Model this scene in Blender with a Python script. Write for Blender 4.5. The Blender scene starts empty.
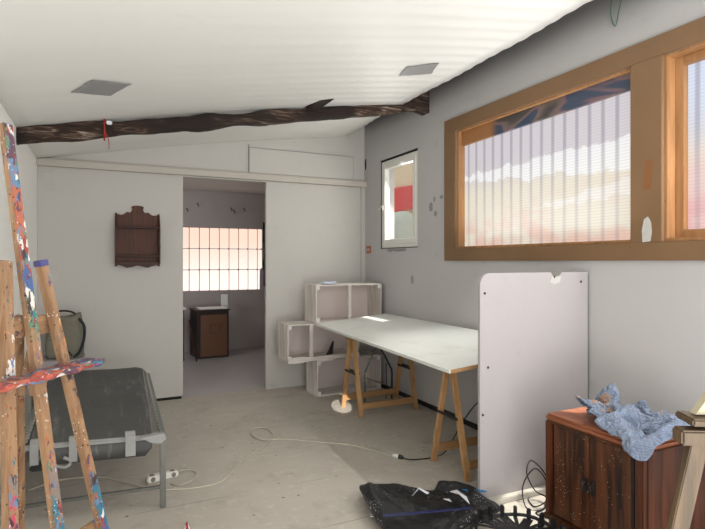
import bpy, bmesh, math, random
from mathutils import Vector, Matrix, noise
C = bpy.context.collection
R = math.radians
sc = bpy.context.scene

# ------------------------------------------------------------------ materials
def lin(c):
    c = c / 255.0
    return c / 12.92 if c <= .04045 else ((c + .055) / 1.055) ** 2.4
def rgb(r, g, b): return (lin(r), lin(g), lin(b), 1)

class NT:
    def __init__(s, name):
        s.m = bpy.data.materials.new(name); s.m.use_nodes = True
        s.t = s.m.node_tree; s.n = s.t.nodes; s.l = s.t.links
        s.b = s.n['Principled BSDF']; s.out = s.n['Material Output']
        s.b.inputs['Roughness'].default_value = .6
        s._tc = None
    def node(s, typ, **kw):
        n = s.n.new(typ)
        for k, v in kw.items(): setattr(n, k, v)
        return n
    def tc(s, which='Object'):
        if not s._tc: s._tc = s.node('ShaderNodeTexCoord')
        return s._tc.outputs[which]
    def setin(s, inp, v):
        if hasattr(v, 'is_output') or isinstance(v, bpy.types.NodeSocket): s.l.new(v, inp)
        else: inp.default_value = v
    def map(s, scale=(1, 1, 1), loc=(0, 0, 0), rot=(0, 0, 0), src=None):
        n = s.node('ShaderNodeMapping'); s.l.new(src or s.tc(), n.inputs[0])
        n.inputs['Location'].default_value = loc; n.inputs['Rotation'].default_value = rot; n.inputs['Scale'].default_value = scale
        return n.outputs[0]
    def noise(s, scale=5, detail=4, rough=.55, vec=None, out='Fac', dist=0):
        n = s.node('ShaderNodeTexNoise'); s.l.new(vec or s.tc(), n.inputs['Vector'])
        n.inputs['Scale'].default_value = scale; n.inputs['Detail'].default_value = detail
        n.inputs['Roughness'].default_value = rough; n.inputs['Distortion'].default_value = dist
        return n.outputs[out]
    def voro(s, scale=5, vec=None, out='Distance', feature='F1'):
        n = s.node('ShaderNodeTexVoronoi', feature=feature); s.l.new(vec or s.tc(), n.inputs['Vector'])
        n.inputs['Scale'].default_value = scale
        return n.outputs[out]
    def ramp(s, fac, stops, interp='LINEAR'):
        n = s.node('ShaderNodeValToRGB'); s.l.new(fac, n.inputs[0]); cr = n.color_ramp; cr.interpolation = interp
        while len(cr.elements) < len(stops): cr.elements.new(.5)
        for e, (p, c) in zip(cr.elements, stops):
            e.position = p; e.color = c if len(c) == 4 else (*c, 1)
        return n.outputs[0]
    def step(s, fac, a, b): 
        n = s.node('ShaderNodeMapRange'); n.interpolation_type = 'SMOOTHSTEP'; s.l.new(fac, n.inputs[0])
        n.inputs[1].default_value = a; n.inputs[2].default_value = b
        return n.outputs[0]
    def math(s, op, a, b=0.0, c=None):
        n = s.node('ShaderNodeMath', operation=op); s.setin(n.inputs[0], a); s.setin(n.inputs[1], b)
        if c is not None: s.setin(n.inputs[2], c)
        return n.outputs[0]
    def mix(s, fac, a, b, blend='MIX'):
        n = s.node('ShaderNodeMix', data_type='RGBA', blend_type=blend)
        s.setin(n.inputs[0], fac); s.setin(n.inputs[6], a); s.setin(n.inputs[7], b)
        return n.outputs[2]
    def sep(s, vec=None):
        n = s.node('ShaderNodeSeparateXYZ'); s.l.new(vec or s.tc(), n.inputs[0]); return n.outputs
    def bump(s, h, strength=.3, dist=.01):
        n = s.node('ShaderNodeBump'); n.inputs['Strength'].default_value = strength; n.inputs['Distance'].default_value = dist
        s.l.new(h, n.inputs['Height']); s.l.new(n.outputs[0], s.b.inputs['Normal'])
    def col(s, c): s.setin(s.b.inputs['Base Color'], c)
    def rough(s, v): s.setin(s.b.inputs['Roughness'], v)

def plain(name, c, rough=.6, metal=0, vary=.12, scale=12, bump=0):
    t = NT(name); d = tuple(x * (1 - vary) for x in c[:3]) + (1,)
    t.col(t.mix(t.noise(scale), c, d)); t.rough(rough); t.b.inputs['Metallic'].default_value = metal
    if bump: t.bump(t.noise(scale * 4), bump)
    return t.m

def wall_mat(name, c, dirt=.1, seed=0, specks=True):
    t = NT(name); g = t.tc('Object'); v = t.map((1, 1, 1), (seed, seed * 2, seed))
    base = t.mix(t.noise(1.1, 5, .6, v), c, tuple(x * (1 - dirt) for x in c[:3]) + (1,))
    sm = t.step(t.noise(3.2, 6, .65, v), .60, .75)
    base = t.mix(t.math('MULTIPLY', sm, .25), base, rgb(150, 144, 140))
    if specks:
        sp = t.math('MULTIPLY', t.step(t.voro(3.3, v), .028, .018), t.step(t.noise(1.7, 2, .5, v), .5, .6))
        base = t.mix(t.math('MULTIPLY', sp, .55), base, rgb(90, 84, 80))
    t.col(base); t.rough(.75); t.bump(t.noise(7, 6, .6, v), .12, .02)
    return t.m

def wood_mat(name, c1, c2, axis=0, scale=1, rough=.55, specks=None, grain=14, thr=.03, dens=.5):
    t = NT(name); s = [grain * scale] * 3; s[axis] = 1.1 * scale
    v = t.map(tuple(s)); n = t.noise(1.5, 6, .65, v, dist=.6)
    n2 = t.noise(2.2, 3)
    c = t.ramp(n, [(.38, c1), (.62, c2)])
    c = t.mix(t.math('MULTIPLY', n2, .35), c, tuple(x * .6 for x in c1[:3]) + (1,))
    if specks:
        k = t.math('MULTIPLY', t.step(t.voro(75), thr * 8, thr * 5), t.step(t.noise(9, 3), dens, dens + .12))
        kk = t.math('MULTIPLY', t.step(t.voro(28), thr * 3.2, thr * 2), t.step(t.noise(5, 2), dens - .04, dens + .04))
        c = t.mix(t.math('MAXIMUM', k, kk), c, specks)
    t.col(c); t.rough(rough); t.bump(n, .15, .004)
    return t.m

MATS = {}
def M(k): return MATS[k]
W = (.0,)
MATS['wall_back'] = wall_mat('painted_board', rgb(196, 193, 187), .06, 1)
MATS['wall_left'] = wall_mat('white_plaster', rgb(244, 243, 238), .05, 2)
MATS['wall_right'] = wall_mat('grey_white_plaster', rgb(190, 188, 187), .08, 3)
def shade_top(m):
    # shade under the ceiling edge, painted as a ragged grey fade up the wall
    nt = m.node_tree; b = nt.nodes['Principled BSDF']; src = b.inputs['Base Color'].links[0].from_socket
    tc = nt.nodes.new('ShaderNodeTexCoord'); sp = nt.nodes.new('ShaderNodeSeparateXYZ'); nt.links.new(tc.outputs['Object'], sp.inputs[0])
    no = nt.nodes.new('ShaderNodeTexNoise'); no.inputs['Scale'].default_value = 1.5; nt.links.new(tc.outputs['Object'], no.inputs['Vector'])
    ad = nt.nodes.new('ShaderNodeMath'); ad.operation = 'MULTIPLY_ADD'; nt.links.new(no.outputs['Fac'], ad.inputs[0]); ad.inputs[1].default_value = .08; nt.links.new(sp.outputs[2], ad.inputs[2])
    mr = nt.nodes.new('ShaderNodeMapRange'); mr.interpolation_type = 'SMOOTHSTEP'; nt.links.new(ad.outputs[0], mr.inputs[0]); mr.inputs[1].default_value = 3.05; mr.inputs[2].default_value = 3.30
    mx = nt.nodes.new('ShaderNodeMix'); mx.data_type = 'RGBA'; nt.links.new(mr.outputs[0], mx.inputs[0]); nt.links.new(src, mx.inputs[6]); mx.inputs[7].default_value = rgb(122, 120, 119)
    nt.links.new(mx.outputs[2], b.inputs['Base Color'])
shade_top(MATS['wall_right'])
MATS['wall_room'] = wall_mat('mauve_grey_plaster', rgb(176, 168, 166), .1, 5)
MATS['white_board'] = wall_mat('white_board_paint', rgb(175, 169, 169), .06, 9)
MATS['rail'] = wall_mat('cream_rail_paint', rgb(192, 186, 176), .08, 8, False)
MATS['tape'] = plain('grey_duct_tape', rgb(150, 150, 150), .45, 0, .15, 20)
MATS['black'] = plain('black_rubber', rgb(22, 22, 24), .5)
MATS['dark_gap'] = plain('dark_gap', rgb(30, 27, 25), .9)
MATS['steel'] = plain('worn_steel', rgb(122, 122, 116), .45, .5, .35, 25)
MATS['galv'] = plain('galvanised_green_grey', rgb(128, 136, 130), .45, .4, .25, 18)
MATS['spring'] = plain('spring_wire', rgb(190, 188, 180), .4, .4)
MATS['strap'] = plain('grey_white_webbing', rgb(160, 160, 158), .7, 0, .25, 30)
MATS['cable_white'] = plain('white_cable_plastic', rgb(196, 188, 172), .5)
MATS['plastic_white'] = plain('white_plastic', rgb(226, 224, 216), .35)
MATS['socket_dark'] = plain('socket_grey', rgb(120, 116, 110), .5)
MATS['pvc'] = plain('window_pvc', rgb(228, 227, 220), .4, 0, .08, 6)
MATS['pine'] = wood_mat('trestle_pine', rgb(172, 130, 86), rgb(198, 156, 108), 2, 1, .5)
MATS['pine_x'] = wood_mat('trestle_pine_beam', rgb(166, 126, 84), rgb(192, 150, 104), 0, 1, .5)
MATS['brown_frame'] = None
def frame_mat():
    t = NT('brown_painted_frame'); n = t.noise(4, 5)
    c = t.mix(n, rgb(130, 99, 68), rgb(116, 88, 60))
    sp = t.math('MULTIPLY', t.step(t.voro(13), .06, .04), t.step(t.noise(4, 2), .5, .6))
    c = t.mix(sp, c, rgb(70, 48, 30)); t.col(c); t.rough(.5); t.bump(t.noise(30, 3), .1, .003); return t.m
MATS['brown_frame'] = frame_mat()
MATS['orange_wood'] = wood_mat('raw_reveal_wood', rgb(150, 108, 68), rgb(178, 132, 88), 2, 1, .5, rgb(90, 55, 30), dens=.6)
MATS['darkwood'] = wood_mat('dark_carved_wood', rgb(44, 18, 9), rgb(72, 34, 17), 2, 1, .6)
MATS['darkwood_back'] = wood_mat('dark_plank_back', rgb(64, 29, 12), rgb(94, 48, 21), 2, 2, .6)
MATS['cab_front'] = wood_mat('dark_brown_cabinet_wood', rgb(34, 16, 9), rgb(98, 56, 30), 2, 1, .36, rgb(190, 176, 156), dens=.49, thr=.022)
MATS['cab_dark'] = wood_mat('near_black_cabinet_wood', rgb(44, 22, 12), rgb(70, 38, 22), 2, 1, .35, rgb(180, 166, 150), dens=.56, thr=.018)
MATS['cab_top'] = wood_mat('reddish_cabinet_top', rgb(130, 74, 48), rgb(156, 96, 66), 1, 1, .5, rgb(190, 160, 130), dens=.62, thr=.02)
MATS['cab_side'] = wood_mat('reddish_cabinet_side', rgb(46, 20, 10), rgb(96, 50, 27), 2, 1, .38)
MATS['light_wood'] = wood_mat('pale_worn_wood', rgb(80, 64, 44), rgb(112, 90, 64), 2, 1, .55, rgb(150, 120, 90), dens=.62)
MATS['crate'] = wood_mat('whitewashed_crate', rgb(206, 198, 190), rgb(238, 231, 224), 0, .8, .75)
MATS['crate_v'] = wood_mat('whitewashed_crate_end', rgb(200, 191, 183), rgb(236, 228, 220), 2, .8, .75)
MATS['crate_in'] = plain('crate_back_board', rgb(220, 206, 201), .8, 0, .1, 5)
MATS['box_brown'] = plain('brown_cabinet_panel', rgb(112, 74, 48), .5, 0, .15, 6)
MATS['box_dark'] = plain('dark_brown_carcass', rgb(44, 30, 24), .6)
MATS['paper'] = plain('white_paper', rgb(225, 225, 225), .7)
MATS['pale_blue'] = plain('pale_blue_paper', rgb(196, 206, 226), .8)
MATS['olive'] = plain('olive_canvas', rgb(134, 130, 114), .9, 0, .4, 10, .5)
MATS['navy_strap'] = plain('navy_webbing', rgb(52, 58, 66), .8)
MATS['leaf_green'] = plain('green_wire_plastic', rgb(60, 110, 70), .5)
MATS['red'] = plain('red_ribbon', rgb(170, 40, 30), .6)
MATS['outlet'] = plain('orange_brown_plate', rgb(176, 104, 66), .5)
MATS['putty'] = plain('white_putty', rgb(205, 203, 198), .7, 0, .3, 60)
MATS['grey_patch'] = plain('grey_filler', rgb(150, 148, 146), .8)
MATS['orange_paint'] = plain('orange_paint_patch', rgb(136, 88, 50), .6)
MATS['blue_scrap'] = plain('blue_plastic_scrap', rgb(40, 120, 175), .4)
MATS['navy_scrap'] = plain('navy_plastic_scrap', rgb(24, 32, 84), .4)
MATS['white_scrap'] = plain('white_plastic_scrap', rgb(220, 222, 226), .4)

def beam_mat():
    t = NT('rough_dark_beam'); v = t.map((1.2, 12, 12)); n = t.noise(2.4, 8, .7, v, dist=1.2)
    c = t.ramp(n, [(.32, rgb(26, 18, 14)), (.48, rgb(62, 43, 32)), (.56, rgb(104, 82, 66)), (.65, rgb(176, 164, 150))])
    d = t.noise(1.3, 3); c = t.mix(t.step(d, .48, .62), c, rgb(38, 26, 20))
    t.col(c); t.rough(.85); t.bump(n, .9, .03); return t.m
MATS['beam'] = beam_mat()

def ceil_mat():
    t = NT('white_ceiling_cladding'); x, y, z = t.sep()
    v = t.map((.25, 3.5, 1)); n = t.noise(1.6, 3, .5, v)
    c = t.mix(n, rgb(234, 234, 230), rgb(225, 225, 220)); t.col(c); t.rough(.5); return t.m
MATS['ceiling'] = ceil_mat()

def floor_mat():
    t = NT('dirty_painted_floor'); x, y, z = t.sep()
    c = t.mix(t.noise(.9, 5, .6), rgb(202, 195, 183), rgb(166, 158, 148))
    c = t.mix(t.math('MULTIPLY', t.step(t.noise(2.6, 7, .7), .5, .75), .6), c, rgb(140, 130, 120))
    c = t.mix(t.math('MULTIPLY', t.step(t.noise(12, 5, .7), .52, .7), .6), c, rgb(205, 200, 192))
    # board seams
    w = t.math('ADD', y, t.math('MULTIPLY', t.noise(1.2, 2), .05))
    fr = t.math('ABSOLUTE', t.math('SUBTRACT', t.math('FRACT', t.math('MULTIPLY', w, 1 / .62)), .5))
    seam = t.math('MULTIPLY', t.step(fr, .008, .003), t.step(t.noise(1.7, 3), .42, .6))
    c = t.mix(t.math('MULTIPLY', seam, .6), c, rgb(92, 84, 76))
    sp = t.math('MULTIPLY', t.step(t.voro(9), .11, .06), t.step(t.noise(2.1, 3), .44, .52))
    c = t.mix(t.math('MULTIPLY', sp, .7), c, rgb(96, 86, 76))
    sp2 = t.math('MULTIPLY', t.step(t.voro(14, t.map((1, 1, 1), (3, 4, 0))), .10, .06), t.step(t.noise(3.1, 3), .54, .6))
    c = t.mix(sp2, c, rgb(214, 208, 200))
    sp3 = t.math('MULTIPLY', t.step(t.voro(5, t.map((1, 1, 1), (7, 1, 0))), .065, .045), t.step(t.noise(1.1, 2), .40, .44))
    c = t.mix(t.math('MULTIPLY', sp3, .7), c, rgb(74, 52, 44))
    t.col(c); t.rough(t.math('ADD', t.math('MULTIPLY', t.noise(3, 4), .3), .42)); t.bump(t.noise(9, 6), .12, .01); return t.m
MATS['floor'] = floor_mat()
MATS['floor_room'] = plain('grey_floor_next_room', rgb(172, 170, 170), .35, 0, .1, 2)

def table_mat():
    t = NT('white_tabletop'); v = t.map((14, .8, 1))
    c = t.mix(t.noise(1.2, 5, .6, v), rgb(228, 230, 226), rgb(214, 216, 210))
    c = t.mix(t.math('MULTIPLY', t.step(t.noise(3, 5), .56, .75), .4), c, rgb(176, 170, 156))
    t.col(c); t.rough(.42); return t.m
MATS['table'] = table_mat()

def sling_mat():
    t = NT('charcoal_tarpaulin'); v = t.map((9, 1.2, 3), rot=(0, 0, R(62)))
    n = t.noise(1.6, 7, .7, v, dist=.8)
    c = t.mix(t.noise(3, 3), rgb(84, 84, 82), rgb(66, 66, 65))
    c = t.mix(t.math('MULTIPLY', t.step(n, .54, .72), .65), c, rgb(140, 140, 136))
    t.col(c); t.rough(.6); t.bump(t.noise(5, 4), .25, .02); return t.m
MATS['sling'] = sling_mat()

def bag_mat():
    t = NT('black_plastic_sheet'); n = t.noise(18, 6, .7)
    c = t.mix(t.noise(4, 4), rgb(10, 10, 11), rgb(26, 26, 29))
    k = t.math('MULTIPLY', t.step(t.voro(60), .26, .14), t.step(t.noise(5, 3), .48, .58))
    c = t.mix(k, c, rgb(170, 170, 176)); t.col(c); t.rough(.42); t.bump(n, .6, .02); return t.m
MATS['bag'] = bag_mat()

def cloth_mat():
    t = NT('faded_blue_checked_cloth')
    uv = t.tc('UV'); x, y, z = t.sep(uv)
    a = t.math('ABSOLUTE', t.math('SUBTRACT', t.math('FRACT', t.math('MULTIPLY', x, 90)), .5))
    b = t.math('ABSOLUTE', t.math('SUBTRACT', t.math('FRACT', t.math('MULTIPLY', y, 66)), .5))
    s = t.math('MULTIPLY', t.math('ADD', t.step(a, .30, .42), t.step(b, .30, .42)), .3)
    c = t.mix(t.noise(9, 4), rgb(124, 140, 168), rgb(162, 176, 200))
    c = t.mix(s, c, rgb(84, 98, 130))
    c = t.mix(t.math('MULTIPLY', t.step(t.noise(7, 2), .62, .68), .8), c, rgb(206, 160, 124))
    t.col(c); t.rough(.85); t.bump(t.noise(17, 5, .55, dist=2.5), 1.0, .045)
    t.b.inputs['Sheen Weight'].default_value = .2
    return t.m
MATS['cloth'] = cloth_mat()

# paint-spattered easel wood: bands of colour along local z (h0..h1), strongest on the +Y local (front) face
PAL = {'mauve': rgb(92, 66, 80), 'blue': rgb(66, 92, 140), 'lblue': rgb(98, 126, 158), 'red': rgb(148, 64, 56), 'teal': rgb(52, 112, 130), 'orange': rgb(172, 98, 72),
       'grey': rgb(130, 120, 112), 'white': rgb(214, 208, 200), 'purple': rgb(76, 66, 106), 'pink': rgb(190, 66, 92), 'green': rgb(86, 128, 104), 'dark': rgb(60, 50, 48), 'coral': rgb(186, 92, 78), 'wood': rgb(178, 128, 80)}
def easel_mat(name, h0, h1, bands, axis=2, front=1, fsign=-1, amount=.5, seed=0):
    t = NT(name); P = t.sep()
    s = [16, 16, 16]; s[axis] = 1.3
    g = t.noise(1.6, 6, .65, t.map(tuple(s), (seed, seed, seed)), dist=.5)
    wood = t.ramp(g, [(.3, rgb(122, 90, 64)), (.7, rgb(172, 136, 102))])
    wood = t.mix(t.math('MULTIPLY', t.step(t.noise(11, 4), .55, .75), .5), wood, rgb(112, 74, 48))
    sc3 = [1, 1, 1]; sc3[axis] = .4
    dv = t.map(tuple(x * 34 for x in sc3), (seed * 3, 1, seed))
    d = t.math('SUBTRACT', t.noise(1, 4, .6, dv), .5)
    h = t.math('ADD', P[axis], t.math('MULTIPLY', d, .42))
    fac = t.math('DIVIDE', t.math('SUBTRACT', h, h0), h1 - h0)
    n = len(bands)
    ramp = t.ramp(fac, [(i / n, PAL[b[0]]) for i, b in enumerate(bands)], 'CONSTANT')
    rm = t.ramp(fac, [(i / n, (b[1],) * 3) for i, b in enumerate(bands)], 'CONSTANT')
    # second scattering of strokes in random hue
    vc = t.voro(1, t.map(tuple(x * 70 for x in sc3), (seed, seed, 4)), 'Color')
    hx = t.node('ShaderNodeSeparateColor'); t.l.new(vc, hx.inputs[0])
    strokes = t.ramp(hx.outputs[0], [(0, PAL['mauve']), (.14, PAL['lblue']), (.26, PAL['white']), (.36, PAL['red']), (.48, PAL['grey']), (.6, PAL['teal']), (.68, PAL['dark']), (.78, PAL['orange']), (.88, PAL['purple']), (.94, PAL['green'])], 'CONSTANT')
    ramp = t.mix(t.step(t.noise(1, 4, .6, t.map(tuple(x * 48 for x in sc3), (9, seed, 2))), .49, .52), ramp, strokes)
    geo = t.node('ShaderNodeTexCoord').outputs['Normal']
    N = t.sep(geo)
    face = t.step(t.math('MULTIPLY', N[front], fsign), .2, .5) if front is not None else 1.0
    cov = t.math('MULTIPLY', rm, t.math('ADD', t.math('MULTIPLY', face, .75), .25))
    thr = t.math('SUBTRACT', 1.0, cov)
    nn = t.math('ADD', t.math('MULTIPLY', t.math('SUBTRACT', t.noise(1, 6, .65, t.map(tuple(x * 42 for x in sc3), (seed, 5, seed))), .5), 2.6), .5)
    mask = t.step(t.math('SUBTRACT', nn, thr), -.02, .03)
    c = t.mix(mask, wood, ramp)
    sp = t.math('MULTIPLY', t.step(t.voro(70), .24, .14), t.step(t.noise(6, 2), .50, .58))
    c = t.mix(sp, c, rgb(215, 205, 196))
    sp = t.math('MULTIPLY', t.step(t.voro(46, t.map((1, 1, 1), (2, 2, 5))), .22, .14), t.step(t.noise(9, 2), .5, .58))
    c = t.mix(sp, c, rgb(60, 34, 30))
    t.col(c); t.rough(.5); t.bump(t.math('ADD', mask, t.noise(60, 4)), .35, .004)
    return t.m
MATS['mast'] = easel_mat('easel_mast_paint', 0, 2.12, [('grey', .5), ('coral', .7), ('red', .8), ('mauve', .8), ('teal', .9), ('grey', .7), ('orange', .45), ('wood', .3), ('white', .3), ('red', .38), ('green', .75), ('blue', .95), ('red', 1), ('orange', .9), ('lblue', .9), ('mauve', 1), ('mauve', 1)], seed=1)
MATS['leg_left'] = easel_mat('easel_left_leg_paint', 0, 1.52, [('wood', .2), ('red', .8), ('orange', .9), ('teal', 1), ('teal', .8), ('pink', .6), ('grey', .5), ('wood', .25), ('wood', .35), ('white', .45), ('wood', .2), ('dark', .4), ('wood', .2)], seed=2)
MATS['leg_right'] = easel_mat('easel_right_leg_paint', 0, 1.52, [('grey', .8), ('mauve', .9), ('mauve', .9), ('lblue', .9), ('blue', 1), ('teal', .9), ('mauve', .8), ('wood', .3), ('wood', .25), ('wood', .3), ('dark', .5), ('wood', .3), ('wood', .2), ('wood', .2), ('purple', .3)], seed=3)
MATS['ledge'] = easel_mat('easel_ledge_paint', -.45, .3, [('grey', .9), ('teal', .8), ('red', 1), ('coral', 1), ('red', .9), ('coral', 1), ('mauve', 1), ('coral', 1), ('purple', 1), ('mauve', 1)], axis=0, front=None, seed=4)
MATS['easel_plain'] = easel_mat('easel_crossbar_paint', -.4, .4, [('wood', .15), ('dark', .3), ('wood', .2), ('orange', .3)], axis=0, front=None, seed=5)
MATS['easel_back'] = easel_mat('easel_back_leg_paint', 0, 1.5, [('wood', .15), ('dark', .3), ('wood', .2), ('grey', .3)], front=None, seed=6)
MATS['tip_blue'] = plain('blue_paint_cap', rgb(80, 80, 136), .5, 0, .3, 40)

def glass_mat():
    t = NT('window_glass'); t.n.remove(t.b)
    tr = t.node('ShaderNodeBsdfTransparent'); gl = t.node('ShaderNodeBsdfGlossy'); gl.inputs['Roughness'].default_value = .02
    mx = t.node('ShaderNodeMixShader'); mx.inputs[0].default_value = .06
    t.l.new(tr.outputs[0], mx.inputs[1]); t.l.new(gl.outputs[0], mx.inputs[2]); t.l.new(mx.outputs[0], t.out.inputs[0]); return t.m
MATS['glass'] = glass_mat()

def poly_mat(name, pink=0.0, strength=1.0):
    # ribbed translucent sheet; daylight and blurred colours behind it are painted into its emission; local y along the wall, local z up
    t = NT(name); x, y, z = t.sep()
    wob = t.math('MULTIPLY', t.math('SUBTRACT', t.noise(1.3, 2, .5, t.map((1, 1, .3))), .5), .03)
    c = t.mix(t.step(z, .45, .75), rgb(238, 228, 208), rgb(214, 207, 212))
    # cream / red glow low down
    lo = t.math('MULTIPLY', t.step(z, .55, .05), t.step(t.noise(2.2, 4, .55, t.map((1, 1, 1.6), (2, 2, 1))), .42, .62))
    c = t.mix(t.math('MULTIPLY', lo, .8 + .2 * pink), c, rgb(236, 190, 170) if not pink else rgb(226, 150, 150))
    if pink:
        c = t.mix(t.step(z, .45, .9), c, rgb(214, 222, 240))
        c = t.mix(t.math('MULTIPLY', t.step(z, .62, .4), .5), c, rgb(236, 180, 186))
    # bright torn band crossing the sheet
    zn = t.math('ADD', z, t.math('MULTIPLY', t.math('SUBTRACT', t.noise(4.5, 8, .7), .5), .28))
    lowedge = t.math('MULTIPLY_ADD', y, .10, .45)
    band = t.math('MULTIPLY', t.step(t.math('SUBTRACT', zn, lowedge), .0, .02), t.step(zn, .70, .68))
    if not pink: c = t.mix(t.math('MULTIPLY', band, .8), c, (1.0, 1.0, .99, 1))
    band2 = t.math('MULTIPLY', t.step(zn, .30, .32), t.step(t.math('MULTIPLY_ADD', y, .12, zn), .44, .42))
    c = t.mix(t.math('MULTIPLY', band2, .45), c, (1, 1, .98, 1))
    # blurred upright bars
    ph = t.math('FRACT', t.math('MULTIPLY', t.math('ADD', y, wob), 1 / .112))
    bar = t.step(t.math('ABSOLUTE', t.math('SUBTRACT', ph, .5)), .2, .06)
    c = t.mix(t.math('MULTIPLY', bar, t.math('ADD', t.math('MULTIPLY', t.step(z, .2, .8), .22), .30)), c, rgb(120, 116, 138))
    # fine horizontal flutes
    fl = t.math('ABSOLUTE', t.math('SUBTRACT', t.math('FRACT', t.math('MULTIPLY', z, 1 / .021)), .5))
    c = t.mix(t.math('MULTIPLY', t.step(fl, .3, .45), .22), c, rgb(150, 150, 165))
    e = t.node('ShaderNodeEmission'); t.l.new(c, e.inputs[0]); e.inputs[1].default_value = strength
    t.col(rgb(235, 235, 235)); t.rough(.25)
    ad = t.node('ShaderNodeMixShader'); ad.inputs[0].default_value = .9
    t.l.new(t.b.outputs[0], ad.inputs[1]); t.l.new(e.outputs[0], ad.inputs[2]); t.l.new(ad.outputs[0], t.out.inputs[0]); return t.m
MATS['poly'] = poly_mat('ribbed_polycarbonate', 0, 1.0)
MATS['poly_pink'] = poly_mat('ribbed_polycarbonate_pinkish', .7, 1.05)

def block_mat():
    t = NT('glass_block'); x, y, z = t.sep()
    n = t.noise(22, 5, .65); c = t.mix(t.step(z, .1, .95), rgb(255, 238, 230), rgb(240, 205, 186))
    c = t.mix(t.math('MULTIPLY', t.step(n, .35, .7), .35), c, rgb(236, 202, 186))
    e = t.node('ShaderNodeEmission'); t.l.new(c, e.inputs[0]); e.inputs[1].default_value = 1.3  # daylight through the blocks is painted in as their own glow
    t.l.new(e.outputs[0], t.out.inputs[0]); return t.m
MATS['block'] = block_mat()
MATS['mortar'] = plain('block_mortar', rgb(130, 104, 92), .8)

def mural_mat():
    t = NT('painted_pelmet_board'); x, y, z = t.sep()
    n = t.noise(1.5, 2, .4, t.map((1, 1, 3.4), (4, 2.3, .4)), dist=.5)
    c = t.ramp(n, [(0, rgb(40, 42, 48)), (.40, rgb(66, 62, 62)), (.46, rgb(104, 92, 84)), (.50, rgb(116, 92, 98)), (.53, rgb(56, 68, 88)), (.64, rgb(48, 60, 82)), (.67, rgb(30, 30, 36)), (.74, rgb(92, 96, 96))], 'EASE')
    c = t.mix(t.step(y, 1.28, 1.42), c, rgb(150, 104, 62))
    t.col(c); t.rough(.5); return t.m
MATS['mural'] = mural_mat()

# ------------------------------------------------------------------ mesh helpers
def nb(): return bmesh.new()
def add_box(bm, a, b, bev=0.0, mat=None, mi=0):
    r = bmesh.ops.create_cube(bm, size=1); vs = r['verts']
    for v in vs:
        v.co = Vector([(a[i] + b[i]) / 2 + v.co[i] * (b[i] - a[i]) for i in range(3)])
    fs = list({f for v in vs for f in v.link_faces})
    if bev:
        es = list({e for v in vs for e in v.link_edges})
        rr = bmesh.ops.bevel(bm, geom=es, offset=bev, segments=2, affect='EDGES')
        vs = list({v for f in rr['faces'] for v in f.verts} | {v for v in vs if v.is_valid})
    if mat is not None: bmesh.ops.transform(bm, matrix=mat, verts=[v for v in vs if v.is_valid])
    return vs
def add_bar(bm, p0, p1, w, h, up=(0, 0, 1), bev=0.0):
    # box along p0->p1, w across, h along 'up'
    p0 = Vector(p0); p1 = Vector(p1); z = (p1 - p0); L = z.length; z.normalize()
    u = Vector(up); x = u.cross(z)
    if x.length < 1e-4: x = Vector((1, 0, 0)).cross(z)
    x.normalize(); y = z.cross(x)
    m = Matrix(((x.x, y.x, z.x, p0.x), (x.y, y.y, z.y, p0.y), (x.z, y.z, z.z, p0.z), (0, 0, 0, 1)))
    return add_box(bm, (-w / 2, -h / 2, 0), (w / 2, h / 2, L), bev, m)
def spline(pts, n=8):
    P = [Vector(p) for p in pts]; out = []
    for i in range(len(P) - 1):
        a = P[max(i - 1, 0)]; b = P[i]; c = P[i + 1]; d = P[min(i + 2, len(P) - 1)]
        for k in range(n):
            t = k / n
            out.append(.5 * ((2 * b) + (c - a) * t + (2 * a - 5 * b + 4 * c - d) * t * t + (3 * b - a - 3 * c + d) * t ** 3))
    out.append(P[-1]); return out
def add_tube(bm, pts, r, seg=8, smooth=0, cap=True):
    P = spline(pts, smooth) if smooth else [Vector(p) for p in pts]
    rings = []; up = Vector((0, 0, 1))
    for i, p in enumerate(P):
        d = (P[min(i + 1, len(P) - 1)] - P[max(i - 1, 0)])
        if d.length < 1e-7: d = Vector((0, 0, 1))
        d.normalize(); x = d.cross(up)
        if x.length < .05: x = d.cross(Vector((1, 0, 0)))
        x.normalize(); y = x.cross(d); rr = r[i] if isinstance(r, (list, tuple)) else r
        rings.append([bm.verts.new(p + x * math.cos(2 * math.pi * k / seg) * rr + y * math.sin(2 * math.pi * k / seg) * rr) for k in range(seg)])
    for a, b in zip(rings, rings[1:]):
        for k in range(seg):
            f = bm.faces.new([a[k], a[(k + 1) % seg], b[(k + 1) % seg], b[k]]); f.smooth = True
    if cap:
        bm.faces.new(rings[0][::-1]); bm.faces.new(rings[-1])
def add_prism(bm, outline, depth, to3):
    # outline 2-D list; to3(x,y,t) -> 3-D, t = 0 or depth
    a = [bm.verts.new(to3(x, y, 0)) for x, y in outline]; b = [bm.verts.new(to3(x, y, depth)) for x, y in outline]
    bm.faces.new(a); bm.faces.new(b[::-1]); n = len(a)
    for i in range(n): bm.faces.new([a[i], b[i], b[(i + 1) % n], a[(i + 1) % n]])
def obj(name, bm, mat, parent=None, loc=None, smooth=None):
    bmesh.ops.recalc_face_normals(bm, faces=bm.faces[:])
    me = bpy.data.meshes.new(name); bm.to_mesh(me); bm.free()
    if smooth:
        for p in me.polygons: p.use_smooth = True
    o = bpy.data.objects.new(name, me); C.objects.link(o)
    me.materials.append(M(mat) if isinstance(mat, str) else mat)
    if parent is not None: o.parent = parent
    if loc: o.location = loc
    return o
def tag(o, label, cat, group=None, kind=None):
    o['label'] = label; o['category'] = cat
    if group: o['group'] = group
    if kind: o['kind'] = kind
    return o
def struct(name, bm, mat, parent=None, loc=None):
    o = obj(name, bm, mat, parent, loc)
    if parent is None: o['kind'] = 'structure'
    return o
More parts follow.
